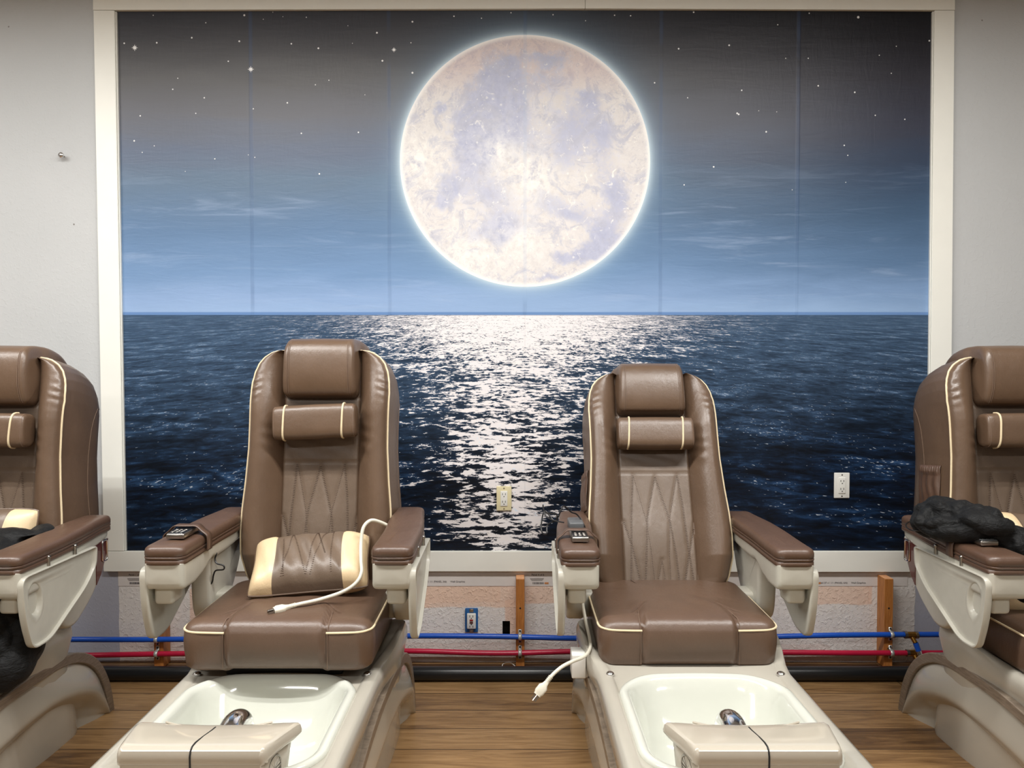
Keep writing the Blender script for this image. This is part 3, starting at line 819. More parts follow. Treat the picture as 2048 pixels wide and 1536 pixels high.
    L = [[(sx*(fw(y)-.008)*(1 if y < -1.75 else .97), y, z) for y, z in inset(ped, ins)] for sx, ins in ((-1, .004), (-.985, 0), (-.5, 0), (0, 0), (.5, 0), (.985, 0), (1, .004))]
    MB().loft(L).xf(fl).build('footrest_pillar', PEARL, e, sharp=35)
    g_ = MB().tube([fl(p) for p in ((0, -1.618, .4735), (0, -1.64, .4768), (0, -1.70, .4885), (0, -1.735, .4945), (0, -1.753, .4945), (0, -1.762, .489), (0, -1.7662, .478), (0, -1.7665, .30), (0, -1.7665, .12))], .0022, 6)
    g_.build('split_line', DARK, fr_)
    cp = [(x, -1.590-.028*math.cos(x/.13*PI/2)-.004, .4745-.0065*math.cos(x/.13*PI/2)+.001) for x in np.linspace(-.13, .13, 25)]
    MB().tube([fl(p) for p in cp], .0024, 6).build('cap_edge', PEARL, fr_)
    for s in (-1, 1):     # round vent emblem on both ends
        R_ = .031; yc, zc_ = -1.705, .418
        xa = lambda y: s*((fw(y)-.008)*.97+.0008)
        def ep(a, r, o=0.0): y = yc+r*math.sin(a)*.95; return (xa(y)+s*o, y, zc_+r*math.cos(a))
        mb = MB(); mb.loft([[ep(2*PI*k/28, R_, -.004) for k in range(28)], [ep(2*PI*k/28, R_, .0) for k in range(28)]], mi=0)
        mb.tube([ep(2*PI*k/28, R_, .001) for k in range(29)], .0026, 6, 1)
        for a in (0, PI/2): mb.tube([ep(a, R_, .001), ep(a+PI, R_, .001)], .0020, 5, 1)
        for a in (PI/5, -PI/5, PI*.36, -PI*.36): mb.tube([ep(a, R_, .001), ep(0, .002, .001)], .0015, 5, 1)
        for q_ in (.007, .014, .021):
            hx_ = math.sqrt(R_**2-q_**2)
            mb.tube([(xa(yc-hx_)+s*.001, yc-hx_, zc_-q_), (xa(yc+hx_)+s*.001, yc+hx_, zc_-q_)], .0013, 5, 1)
        mb.xf(fl).build('round_grille', [DARK, STEEL], e)
    # ---------------- side bands and fenders
    PATH = [(-.470, .0), (-.482, .06), (-.505, .13), (-.55, .205), (-.61, .262), (-.69, .305), (-.78, .327), (-.88, .332), (-1.0, .327), (-1.12, .311), (-1.24, .283), (-1.38, .235), (-1.52, .170), (-1.64, .095), (-1.72, .03)]
    PT = [(p[0], p[1]) for p in crom([(a, c, 0) for a, c in PATH], 4)]
    def px_(y): return float(np.interp(-y, [.47, .6, .9, 1.15, 1.4, 1.75], [.328, .325, .322, .306, .292, .284]))
    for s in (-1, 1):
        L = []
        n = len(PT)
        for i, (y, z) in enumerate(PT):
            t = Vector((PT[min(i+1, n-1)][0]-PT[max(i-1, 0)][0], PT[min(i+1, n-1)][1]-PT[max(i-1, 0)][1])).normalized()
            nn = Vector((t.y, -t.x)); nn = nn if (nn.y < 0 or nn.x < 0) else -nn
            nn = Vector((t.y, -t.x)) if Vector((t.y, -t.x)).dot(Vector((-.85-y, .05-z))) > 0 else -Vector((t.y, -t.x))
            wdt = .036*(1-.45*sm(-1.15, -1.7, y)); xo = px_(y); y2, z2 = y+nn.x*wdt, z+nn.y*wdt
            z2 = max(z2, .0)
            L.append([(s*(xo-.045), y, z), (s*(xo-.003), y, z), (s*xo, y+nn.x*.003, max(0, z+nn.y*.003)), (s*xo, y2-nn.x*.003, max(0, z2-nn.y*.003)), (s*(xo-.003), y2, z2), (s*(xo-.045), y2, z2)])
        MB().loft(L).xf(lo).build('side_band', BANDM, e, sharp=35)
        # fender surface
        rows = []
        nv = 28
        inner = []
        for i, (y, z) in enumerate(PT):
            t = Vector((PT[min(i+1, n-1)][0]-PT[max(i-1, 0)][0], PT[min(i+1, n-1)][1]-PT[max(i-1, 0)][1])).normalized()
            nn = Vector((t.y, -t.x)); nn = nn if nn.dot(Vector((-.85-y, .05-z))) > 0 else -nn
            inner.append((y+nn.x*.034, max(0.0, z+nn.y*.034)))
        for i, (y, z) in enumerate(inner):
            u = i/(n-1); by = -.515-(1.66-.515)*u**1.35; row = []
            for j in range(nv+1):
                v = j/nv; yy = y*(1-v)+by*v; zz = z*(1-v)
                xo = px_(yy)-.012
                fl = float(np.interp(-yy, [.50, .56, .64, .8, 1.2, 1.7], [.318, .306, .272, .262, .258, .256]))
                bul = .020*math.sin(PI*min(1, v*1.25))*math.exp(-((yy+.66)/.16)**2)
                gv = .50+.10*sm(-.75, -1.3, yy)
                k = sm(gv-.18, gv+.14, v)
                row.append((s*((xo*(1-k)+fl*k)+bul+.010*math.sin(PI*v)*(1-k)), yy, zz))
            rows.append(row)
        MB().grid(rows).xf(lo).build('side_fender', PLASTD, e, sharp=70)
    # ---------------- mechanism between shell and seat
    MB().rbox(up((0, -.93, .39)), (.36, .34, .10), .01).rbox(up((0, -.80, .50)), (.44, .08, .16), .01).build('seat_mechanism', DARK, e)
    # ---------------- seat cushion
    zt, zb = .578, .433; yf, yr = -1.182, -.70
    def seat_loop(ins, z, crown=0.0):
        l = []
        for (x, y) in rrect(.283-ins, yr-ins*.6, yf+ins, max(.012, .045-ins*.3), 8, 60):
            zz = z; fy = y
            front = sm(-1.02, -1.16, y)
            k = sm(.152, .140, abs(x))
            if z > zb+.01:
                fy = y-.014*k*sm(-1.12, -1.18, y)*sm(zb, zb+.05, z) if z < zt+.02 else y
            zz += (.008*k-.011*math.exp(-((abs(x)-.147)/.006)**2))*sm(.0, .02, ins)*sm(-.95, -1.05, y)
            if ins > .0: zz += crown*(1-min(1, (x/.283)**2))
            g2 = math.exp(-((abs(x)-.147)/.005)**2)*sm(-1.14, -1.18, y)
            fy += .010*g2
            if ins > .02:
                zz += .0022*math.sin(x*60+y*34)*math.exp(-((y+1.02)/.07)**2)*k - .003*math.exp(-((y+1.045-.3*(.15-abs(x))*.3)/.006)**2)*k
            l.append((x, fy, zz))
        return l
    L = [seat_loop(.012, zb), seat_loop(.002, zb+.010), seat_loop(0, zb+.03), seat_loop(-.003, zb+.06), seat_loop(-.004, zb+.085), seat_loop(-.002, zt-.030), seat_loop(.001, zt-.022), seat_loop(.006, zt-.013), seat_loop(.014, zt-.006), seat_loop(.026, zt-.001, .001),
         seat_loop(.042, zt+.001, .003), seat_loop(.065, zt+.001, .006), seat_loop(.09, zt, .008), seat_loop(.12, zt-.001, .010), seat_loop(.15, zt-.001, .012), seat_loop(.19, zt-.001, .014), seat_loop(.22, zt-.001, .015)]
    seat = MB().loft(L).xf(up).build('seat_cushion', LES, e, sharp=70)
    for s in (-1, 1):
        P = [(s*.152, yf-.0005, zt-.029), (s*.20, yf-.001, zt-.028), (s*.245, yf+.001, zt-.027), (s*.270, yf+.012, zt-.0255), (s*.284, yf+.038, zt-.025), (s*.286, yf+.10, zt-.024), (s*.286, yf+.25, zt-.023), (s*.284, yr-.07, zt-.022)]
        MB().tube([up(p) for p in P], .0034, 8, sub=5).build('seat_piping', PIPE, seat)
        MB().tube([up((s*.1555, yf-.0035, z)) for z in np.linspace(zb+.01, zt-.035, 8)]+[up((s*.157, yf+.006, zt-.010)), up((s*.157, yf+.03, zt+.0015)), up((s*.150, yf+.09, zt+.004)), up((s*.14, yf+.15, zt+.006))], .0011, 5).build('seat_seam', SEAM, seat)
    st = MB()
    for pts in ([(-.10, -1.03), (-.09, -.88), (-.12, -.74)], [(-.03, -1.03), (-.05, -.80)], [(.0, -1.03), (-.05, -.80)], [(.07, -1.04), (.03, -.80)], [(.10, -1.03), (.06, -.85)]):
        st.tube([up((x, y, zt+.0100-.06*x*x*2)) for x, y in pts], .0010, 5, sub=6)
    st.build('seat_stitching', STITCH, seat)
    # ---------------- backrest
    a = math.radians(rec); Yb, Zb = -.688+bdy, .545
    ca, sa = math.cos(a), math.sin(a)
    def bk(x, s, n): return up((x, Yb-n*ca+s*sa, Zb+s*ca+n*sa))
    S = list(np.concatenate([np.linspace(-.06, .44, 150), np.linspace(.444, .70, 44)[1:], np.linspace(.70, .862, 50)[1:]]))
    U = np.concatenate([-np.linspace(1, .56, 24), np.linspace(-.555, .555, 96)[0:], np.linspace(.56, 1, 24)])
    rows = []; rowpos = []
    for s_ in S:
        W = hw(s_)
        xs_ = []
        for u in U:
            if abs(u) <= .556: x = u/.556*min(.14, W*.93)
            else: x = math.copysign(min(.14, W*.93)+(abs(u)-.556)/.444*(W-min(.14, W*.93)), u)
            xs_.append(x)
        ns = back_n(np.array(xs_), np.full(len(xs_), s_))
        rows.append([bk(x, s_, n) for x, n in zip(xs_, ns)]); rowpos.append([(x, s_, n) for x, n in zip(xs_, ns)])
    b = MB(); nu, nv = len(rows), len(rows[0])
    b.v = [p for r in rows for p in r]
    for i in range(nu-1):
        for j in range(nv-1):
            b.f.append((i*nv+j, i*nv+j+1, (i+1)*nv+j+1, (i+1)*nv+j)); xm = abs(rowpos[i][j][0]+rowpos[i][j+1][0])/2
            b.mi.append(1 if xm < .138 and S[i] < .845 else 0)
    # boundary loop
    bd = [rowpos[i][-1] for i in range(nu)]+[rowpos[-1][j] for j in range(nv-2, -1, -1)]+[rowpos[i][0] for i in range(nu-2, -1, -1)]+[rowpos[0][j] for j in range(1, nv-1)]
    L = [[bk(*p) for p in bd]]
    smid = .40
    for (n, g1, top) in ((-.004, .004, .001), (-.03, .010, -.001), (-.08, .014, -.008), (-.13, .014, -.020), (-.175, .010, -.038), (-.21, .0, -.06), (-.232, -.016, -.085), (-.243, -.04, -.12), (-.248, -.09, -.18)):
        l = []
        for (x, s_, n0) in bd:
            W = hw(s_); fx = (abs(x)/max(W, .01)); xx = x*(W+g1)/W if W > 0 else x
            tk = sm(.35, .86, s_); ss = s_+top*tk
            if n < -.2: ss = smid+(ss-smid)*(1+g1*.6)
            nn_ = n if n > -.02 else n*(1-.28*sm(.12, -.05, s_))
            l.append(bk(xx, ss, nn_))
        L.append(l)
    b.loft(L, cap0=False, cap1=True)
    back = b.build('backrest', [LE, LEP], e, sharp=75)
    # piping
    pts = [(hw(s_), s_) for s_ in np.linspace(-.055, .74, 40)]+[(hw(s_), s_) for s_ in np.linspace(.75, .861, 22)]
    for sg in (-1, 1):
        P = [bk(sg*(x+.0012), s_+(.0015 if s_ > .8 else 0), float(back_n([sg*x*.999], [s_])[0])+.0005) for x, s_ in pts]
        MB().tube(P, .0036, 8).build('back_piping', PIPE, back)
    # stitching on the panel
    st = MB()
    def tick(x, s_, tx, ts, ln):
        nx, ns_ = -ts, tx
        p = [(x+nx*ln/2*k, s_+ns_*ln/2*k) for k in (-1, 0, 1)]
        q = [bk(c, d_, float(back_n([c], [d_])[0])+.0006) for c, d_ in p]
        st.tube(q, .00085, 3, ends=False)
    for pts_, dbl in SEG:
        for (a0, b0) in zip(pts_[:-1], pts_[1:]):
            Ln = math.hypot(b0[0]-a0[0], b0[1]-a0[1]); k = max(1, int(Ln/.0062))
            tx, ts = (b0[0]-a0[0])/Ln, (b0[1]-a0[1])/Ln
            for i in range(k):
                t = (i+.5)/k; x, s_ = a0[0]+(b0[0]-a0[0])*t, a0[1]+(b0[1]-a0[1])*t
                if abs(x) < .136 and s_ > -.01: tick(x, s_, tx, ts, .0075 if dbl else .0035)
    st.build('panel_stitching', STITCH, back, fix=False)
    LAY = ((-.004, .004, .001), (-.03, .010, -.001), (-.08, .014, -.008), (-.13, .014, -.020), (-.175, .010, -.038), (-.21, .0, -.06), (-.232, -.016, -.085))
    def sidept(s_, n, out=.0):
        q_ = [-l[0] for l in LAY]; g1 = float(np.interp(-n, q_, [l[1] for l in LAY])); top = float(np.interp(-n, q_, [l[2] for l in LAY]))
        return bk(0, s_+top*sm(.35, .86, s_), n*(1-.28*sm(.12, -.05, s_))), hw(s_)+g1+out
    for sg in (-1, 1):
        P = crom([(-.222, .735, 0), (-.195, .725, 0), (-.165, .69, 0), (-.135, .61, 0), (-.12, .5, 0), (-.112, .38, 0), (-.12, .26, 0), (-.15, .16, 0)], 6)
        Q = [sidept(p[1], p[0], .0003) for p in P]
        MB().tube([(sg*x_, q[1], q[2]) for q, x_ in Q], .0010, 5).build('side_seam', SEAM, back)
    # headrest
    hp = [(.686, -.01), (.688, .034), (.700, .060), (.75, .078), (.82, .082), (.872, .070), (.898, .040), (.906, -.005), (.900, -.06), (.878, -.12), (.84, -.165), (.78, -.18), (.72, -.10)]
    hp = [(p[0], p[1]) for p in crom([(x, y, 0) for x, y in hp], 4, True)]
    L = []
    for xx, ins in ((-.146, .024), (-.1435, .013), (-.138, .005), (-.130, .0), (-.118, .0), (-.05, -.001), (0, -.0015), (.05, -.001), (.118, .0), (.130, .0), (.138, .005), (.1435, .013), (.146, .024)):
        l = []
        for (s_, n) in inset(hp, ins):
            k = .90+.20*sm(.035, -.10, n)+.02*sm(.80, .69, s_)*(1 if n > 0 else 0)-.03*sm(.84, .90, s_)*(n > -.02)
            l.append(bk(xx*k, s_, n))
        L.append(l)
    hr = MB().loft(L).build('headrest', LE, back, sharp=60)
    for sg in (-1, 1):
        for off in (.0, .006):
            MB().tube([bk(sg*(.124-off)*(.90+.02*sm(.80, .69, s_)-.03*sm(.84, .90, s_)+.20*sm(.035, -.10, n)), s_, n+.0012) for s_, n in ((.690, .046), (.700, .0605), (.75, .0785), (.82, .0825), (.872, .0705), (.896, .042))], .0009, 5, sub=5).build('headrest_seam', SEAM, hr)
    # gussets beside the headrest
    for sg in (-1, 1):
        MB().tube([bk(sg*.139, s_, float(back_n([.139], [s_])[0])+.003) for s_ in np.linspace(.69, .85, 8)], .0012, 5).build('gusset_seam', STITCH, back)
    # neck pillow
    tilt = math.radians(2.6) if X < 0 and X > -1 else 0
    def nk(x, s_, n): return bk(x*math.cos(tilt)-(s_)*math.sin(tilt)-(.006 if tilt else 0), .592+x*math.sin(tilt)+s_*math.cos(tilt), n)
    cs = []
    for k in range(40):
        t = 2*PI*k/40; c_, s_ = math.cos(t), math.sin(t)
        cs.append((math.copysign(abs(s_)**.55, s_), math.copysign(abs(c_)**.55, c_)))
    L = []
    for xx, q_ in ((-.149, .72), (-.1475, .86), (-.144, .94), (-.137, .985), (-.125, 1), (-.10, 1.01), (0, 1.03), (.10, 1.01), (.125, 1), (.137, .985), (.144, .94), (.1475, .86), (.149, .72)):
        L.append([nk(xx, .061*q_*a_*(1 if abs(xx) > .14 else 1), .062+.042*q_*b_) for a_, b_ in cs])
    npil = MB().loft(L).build('neck_pillow', LE, e, sharp=60)
    for sx in (-.107, .103):
        P = [nk(sx+(.003*a_ if sx < 0 else .004*a_), .0625*a_*1.01, .054+.0395*b_*1.01) for a_, b_ in cs if b_ > -.2]
        P.sort(key=lambda p: 0)
        idx = [k for k in range(40) if cs[k][1] > -.3]
        order = [k for k in range(28, 40) if cs[k][1] > -.3]+[k for k in range(0, 13) if cs[k][1] > -.3]
        P = [nk(sx+.004*cs[k][0], .0623*cs[k][0], .062+.0432*cs[k][1]) for k in order]
        MB().tube(P, .0036, 8).build('cream_stripe', PIPE, npil)
    for sx in (-.141, .141):
        MB().tube([nk(sx, .0600*cs[k][0]*.985, .062+.0415*cs[k][1]*.985) for k in list(range(30, 40))+list(range(0, 11))], .0009, 5).build('pillow_seam', SEAM, npil)
    # side pocket on the viewer's left side of the back
    if pocket:
        rows = []
        for i in range(25):
            s_ = .30+.165*i/24; row = []
            for j in range(49):
                t = j/48; n = -.012-.135*t
                amp = .004*(1-.6*abs(2*(i/24)-1))
                ga = .0022 if (i <= 3 or i >= 21) else 0
                out = .010*math.sin(PI*i/24)+.004+amp*math.sin(t*7*PI+1.2*math.sin(i*.3))*.6+ga*math.sin(t*24*PI)+ (.005 if i in (20, 21, 22, 23) else 0)
                g1 = float(np.interp(-n, [0, .03, .08, .13, .175], [.004, .010, .014, .014, .010]))
                row.append(bk(-(hw(s_)+g1+out*math.sin(PI*min(1, max(.02, t)))**.3), s_, n))
            rows.append(row)
        pk = MB().grid(rows).build('side_pocket', LEA, back, sharp=80)
        md = pk.modifiers.new('s', 'SOLIDIFY'); md.thickness = .002
    # ---------------- armrests
    for s in (-1, 1):
        ar = MB()
        prof = [(-.915, .735), (-.905, .68), (-.900, .60), (-.892, .535), (-.872, .492), (-.84, .474), (-.80, .474), (-.765, .490), (-.69, .540), (-.625, .61), (-.585, .68), (-.572, .735)]
        pr_ = [(p[0], p[1]) for p in crom([(y, z, 0) for y, z in prof], 3)]
        ar.prism(pr_, 'x', s*.303 if s > 0 else -.370, .370 if s > 0 else -.303, .014)
        L = []
        for (y, zb_, ins) in ((-1.158, .690, .014), (-1.156, .682, .006), (-1.148, .671, .001), (-1.13, .666, 0), (-1.06, .667, 0), (-1.00, .679, 0), (-.95, .697, 0), (-.92, .706, 0), (-.88, .700, .001), (-.80, .700, .002), (-.60, .712, .004), (-.578, .718, .008), (-.572, .724, .018)):
            cx = .343-.018*sm(-.95, -.58, y); hx = .0595*(1-.18*sm(-.8, -.58, y))-ins; zc = .750
            rr_ = .016; sec = rpoly([(-hx, zc), (-hx, zb_), (hx, zb_), (hx, zc)], [.003, rr_, rr_, .003], 5)
            L.append([(s*cx+x_, y, z_+.010*sm(-1.1, -.65, y)) for x_, z_ in sec])
        ar.loft(L)
        arm = ar.xf(up).build('armrest', PLAST, e, sharp=45)
        pad = []
        for (ins, z) in ((.006, .743), (.0, .747), (.0, .758), (.003, .7605), (.0, .763), (-.001, .768), (.002, .7705), (-.0005, .773), (-.0005, .786), (.002, .794), (.007, .799), (.014, .8015), (.03, .803), (.05, .8035)):
            l = []
            for (x, y) in rrect(.063-ins, -.555-ins, -1.162+ins, max(.008, .030-ins*.5), 8, 14):
                cx = .343-.018*sm(-.95, -.58, y); k = 1-.18*sm(-.8, -.58, y)
                l.append((s*cx+x*k, y, z+.010*sm(-1.1, -.65, y)))
            pad.append(l)
        MB().loft(pad).xf(up).build('arm_pad', LEA, arm, sharp=60)
        # bracket to the seat
        MB().rbox(up((s*.29, -.80, .525)), (.05, .10, .09), .012).build('arm_bracket', PLAST, arm)
        # maroon panel with chrome buckle on the outer side
        mp = [(-.588, .728), (-.670, .728), (-.670, .575), (-.640, .606), (-.605, .665)]
        xo = .3695
        MB().prism(mp, 'x', xo if s > 0 else -xo-.004, xo+.004 if s > 0 else -xo).xf(up).build('maroon_inlay', MAROON, arm, smooth=False)
        ring = rpoly([(-.632, .65), (-.600, .65), (-.600, .727), (-.632, .727)], .012, 4)
        MB().tube([up((s*(xo+.006), y, z)) for y, z in ring+ring[:1]], .0032, 8).build('chrome_buckle', CHROME, arm)
        # side tray
        tp = rpoly([(-1.160, .735), (-1.145, .60), (-1.110, .500), (-1.02, .500), (-.80, .615), (-.742, .67), (-.735, .735)], [.035, .05, .030, .035, .04, .02, .015], 6)
        cy, cz = -1.0, .65
        def plate(r, nrm):
            return [(s*(.392+nrm), cy+(y-cy)*r, cz+(z-cz)*r) for y, z in tp]
        tb = MB(); L = []
        L.append(plate(.02, -.000))
        for r in (.3, .6, .8, .92, .97): L.append(plate(r, -.000))
        L.append(plate(.995, .003)); L.append(plate(1.0, .008)); L.append(plate(1.0, .020)); L.append(plate(.99, .0235)); L.append(plate(.965, .0235)); L.append(plate(.955, .020)); L.append(plate(.945, .0125))
        for r in np.linspace(.93, .04, 44): L.append(plate(r, .012))
        tb.loft(L)
        def cup(p):
            if abs(p[0]) < .392+.0115: return p
            y, z = p[1], p[2]
            ex = (y+1.080+(z-.65)*.10)/.034; ez = (z-.648)/.055
            d = math.hypot(ex, ez)
            if abs(p[0]) > .392+.0128: return p
            dx = -.017*sm(1.0, .72, d)+.0022*math.exp(-((d-1.08)/.10)**2)
            return (p[0]+s*dx, y, z)
        tb.xf(cup).xf(up).build('side_tray', PLAST, arm, sharp=60)
        pb = MB().rbox(up((s*.353, -1.095, .655)), (.060, .075, .075), .012).tube([up((s*.376, -1.03, .65)), up((s*.384, -1.03, .65))], .045, 24)
        pb.build('tray_pivot', PLAST, arm)
        for yy in (-.86, -1.01):
            MB().tube([up((s*.4045, yy, .728)), up((s*.4045, yy, .760))], .0055, 12).ell(up((s*.4045, yy, .763)), (.0075, .0075, .0075)).tube([up((s*.4045, yy, .763)), up((s*.392, yy, .763))], .004, 8).build('tray_pin', STEEL, arm)
        rb = MB()
        for k in range(8): rb.rbox(up((s*.3905, -.90, .62+.0125*k)), (.005, .020, .007), .0015, seg=1)
        rb.build('tray_ratchet', PLAST, arm)
    # strap loop on left pad
    return e, up, bk, lo

CH = {}
CH[0] = spa_chair(-1.885, .0, -.030, 6, 'brown leather pedicure chair at the left edge, black garment hanging from its seat', pocket=True)
CH[1] = spa_chair(-.705, .0, 0.0, 8, 'brown leather pedicure chair with a cream-ended cushion and white plug on its seat', pocket=True)
CH[2] = spa_chair(.563, .14, -.042, 22, 'brown leather pedicure chair with an empty seat, right of the low wall stud', pocket=True, bdy=-.04)
CH[3] = spa_chair(1.84, .0, -.030, 6, 'brown leather pedicure chair at the right edge with a black jacket on its arm', pocket=True)

def W(i, p):   # chair-local upper coordinates (authored around world Y) to world
    e, up, bk, lo = CH[i]; q = up(p); return (q[0]+e.location.x, q[1]+e.location.y, q[2])

# ------------------------------------------------------------------ cushions
def cushion(i, cx, cy, cz, w_, h_, t_, pitch, roll, yawd, label, cream=.17, half=None):
    e0, up, bk, lo = CH[i]
    c = Vector(W(i, (cx, cy, cz)))
    e = empty('lumbar_cushion', tuple(c), label, 'cushion', 'cream and brown cushions on the chairs')
    e.rotation_euler = (math.radians(pitch), math.radians(roll), math.radians(yawd))
    def pt(u, v, sd):
        pin = 1-.10*(abs(u)**2)*(1-abs(v)**2)*0
        x = u*w_/2*(1-.07*(1-abs(u)**3)*0-.06*(v*v < 2)*(1-v*v)*abs(u)**2*0)
        xx = u*w_/2*(1-.05*(1-v*v)*0)+0
        # corners pulled outwards, sides sucked in
        rc = (abs(u)**5)*(abs(v)**5); xx *= (1-.06*(1-v*v)-.05*rc); yy = v*h_/2*(1-.07*(1-u*u)*0-.04*(1-u*u)-.07*rc)
        th = t_/2*((1-u**4)**.5)*((1-v**4)**.6)
        th *= 1+.05*math.sin(u*9+v*3)
        th += .004*math.sin(u*23+v*5)*(1-v*v)*(1-u*u)
        th -= .006*math.exp(-((abs(u)-.56)/.02)**2)*(1-v**6)
        return (xx, sd*max(th, 0), yy)
    n = 56; m_ = 36; b1 = MB()
    for sd in (-1, 1):
        P = [[pt(-1+2*a_/n, -1+2*c_/m_, sd) for c_ in range(m_+1)] for a_ in range(n+1)]
        base = len(b1.v); b1.grid(P)
        k = len(b1.mi)-n*m_
        for a_ in range(n):
            for c_ in range(m_):
                u = -1+2*(a_+.5)/n; b1.mi[k+a_*m_+c_] = 0 if abs(u) > .56 else 1
    ob = b1.build('cover', [CREAM, LEP], e, sharp=80)
    pp = MB()
    for v in [0]:
        path = [pt(u, -1, 1) for u in np.linspace(-1, 1, 20)]+[pt(1, v_, 1) for v_ in np.linspace(-1, 1, 14)[1:]]+[pt(u, 1, 1) for u in np.linspace(1, -1, 20)[1:]]+[pt(-1, v_, 1) for v_ in np.linspace(1, -1, 14)[1:]]
        pp.tube(path, .0032, 6)
    pp.build('edge_piping', LE, e)
    st = MB()
    for sd in (-1,):
        for (u0, v0, u1, v1) in ((-.42, -.8, -.30, .8), (-.30, .8, -.02, -.8), (-.02, -.8, .12, .8), (.12, .8, .30, -.2), (.40, -.8, .40, .8), (.05, -.8, .28, .8), (-.46, .6, -.38, -.8)):
            k = 30
            for q in range(k):
                t = (q+.5)/k; u, v = u0+(u1-u0)*t, v0+(v1-v0)*t
                a_ = pt(u-.012, v, sd); b_ = pt(u+.012, v, sd)
                st.tube([(a_[0], a_[1]-.0006, a_[2]), (b_[0], b_[1]-.0006, b_[2])], .0009, 3, ends=False)
    st.build('cover_stitching', STITCH, e, fix=False)
    return e
cushion(1, .024, -.860, .668, .40, .245, .15, -58, -3, 7, 'cushion with cream ends lying on the seat of the left middle chair')
cushion(0, .02, -.80, .73, .43, .30, .12, -14, 0, 0, 'cushion with a cream end, leaning on the backrest at the left edge')
cushion(3, .01, -.875, .70, .50, .36, .13, -33, 6, 0, 'cream cushion standing behind the black jacket at the right edge')

# ------------------------------------------------------------------ cords and plugs
def plug(e, p, d, up_):
    p = Vector(p); d = Vector(d).normalized(); s_ = d.cross(Vector(up_)).normalized(); u = s_.cross(d)
    rot = Matrix((s_, u, d)).transposed()
    def T(q): return tuple(p+rot @ Vector(q))
    L = [[T((w_*math.copysign(abs(math.cos(a))**.6, math.cos(a)), h_*math.copysign(abs(math.sin(a))**.6, math.sin(a)), z)) for a in [2*PI*k/20 for k in range(20)]] for z, w_, h_ in ((-.006, .006, .006), (.008, .009, .008), (.016, .015, .010), (.036, .0155, .011), (.042, .012, .009), (.046, .012, .009))]
    MB().loft(L).build('plug', CORD, e)
    L = MB()
    for k in range(4): L.tube([T((0, 0, -.022+.005*k)), T((0, 0, -.019+.005*k))], .0078, 10)
    L.build('strain_relief', CORD, e)
    for sx in (-.0065, .0065):
        MB().loft([[T((sx+a*.0012, b_*.0038, z)) for a, b_ in ((-1, -1), (1, -1), (1, 1), (-1, 1))] for z in (.045, .064)]).build('prong', STEEL, e)
    MB().tube([T((0, .006, .045)), T((0, .006, .066))], .0028, 8).build('prong', STEEL, e)
def cord(i, pts, r, updir):
    ch = CH[i][0]; o_ = ch.location
    P = [Vector(p)-o_ for p in crom(pts, 8)]
    c = MB().tube([tuple(p) for p in P], r, 10).build('power_cord', CORD, ch); tag(c, 'cream power cord with three-prong plug')
    plug(c, P[-1], (P[-1]-P[-4]), updir)
cord(1, [at(805, 1062, 2.66), at(783, 1055, 2.64), at(762, 1045, 2.62), at(742, 1041, 2.60), at(727, 1055, 2.58), at(722, 1085, 2.56), at(722, 1120, 2.52), at(723, 1145, 2.49), at(712, 1166, 2.46), at(685, 1184, 2.43), at(640, 1199, 2.40), at(600, 1208, 2.375), at(577, 1214, 2.355)], .0062, (0, -.3, 1))
cord(2, [at(1160, 1140, 2.72), at(1160, 1165, 2.68), at(1164, 1200, 2.64), at(1171, 1240, 2.60), at(1179, 1275, 2.54), at(1180, 1298, 2.48), at(1168, 1313, 2.42), at(1147, 1322, 2.38), at(1125, 1333, 2.35), at(1106, 1349, 2.33), at(1093, 1365, 2.32)], .0058, (0, -1, .3))
# white junction box on the second middle chair
e2, up2, bk2, lo2 = CH[2]
jb = MB().rbox((-.346, .055, .368), (.046, .075, .078), .004).rbox((-.318, .07, .350), (.03, .07, .05), .004).build('junction_box', WHITE, e2)

# ------------------------------------------------------------------ remotes
def remote(i, y, label, cordpts=None, ztop=.806, xc=-.338, light=False):
    c = W(i, (xc, y, ztop)); e = empty('remote_control', c, label, 'remote control', 'remote controls strapped to the armrests')
    MB().rbox((0, 0, .010), (.058, .13, .018), .006).build('casing', STEEL, e)
    MB().rbox((0, -.012, .0175), (.050, .10, .006), .0025).build('screen_face', GREY if light else BLACK, e)
    bt = MB()
    for a_ in range(3):
        for b_ in range(4): bt.rbox((-.014+.014*a_, -.050+.012*b_, .0212), (.009, .006, .002), .0008, seg=1)
    bt.build('button', STEEL, e)
    if cordpts:
        P = [Vector(p)-Vector(c) for p in cordpts]
        MB().tube([tuple(p) for p in P], .0026, 8, sub=6).build('cable', BLACK, e)
    return e
remote(1, -1.02, 'silver and black remote control strapped on the left middle chair armrest', [at(384, 1066, 2.52), at(392, 1058, 2.56), at(410, 1052, 2.62), at(424, 1048, 2.66), at(435, 1044, 2.68), at(438, 1054, 2.64), at(437, 1070, 2.60), at(430, 1080, 2.585), at(423, 1088, 2.575), at(427, 1098, 2.57), at(433, 1106, 2.56), at(430, 1118, 2.555), at(434, 1127, 2.55), at(447, 1131, 2.55), at(447, 1139, 2.55), at(432, 1141, 2.55), at(427, 1150, 2.55), at(424, 1165, 2.56), at(414, 1175, 2.56), at(416, 1186, 2.57), at(430, 1187, 2.60)])
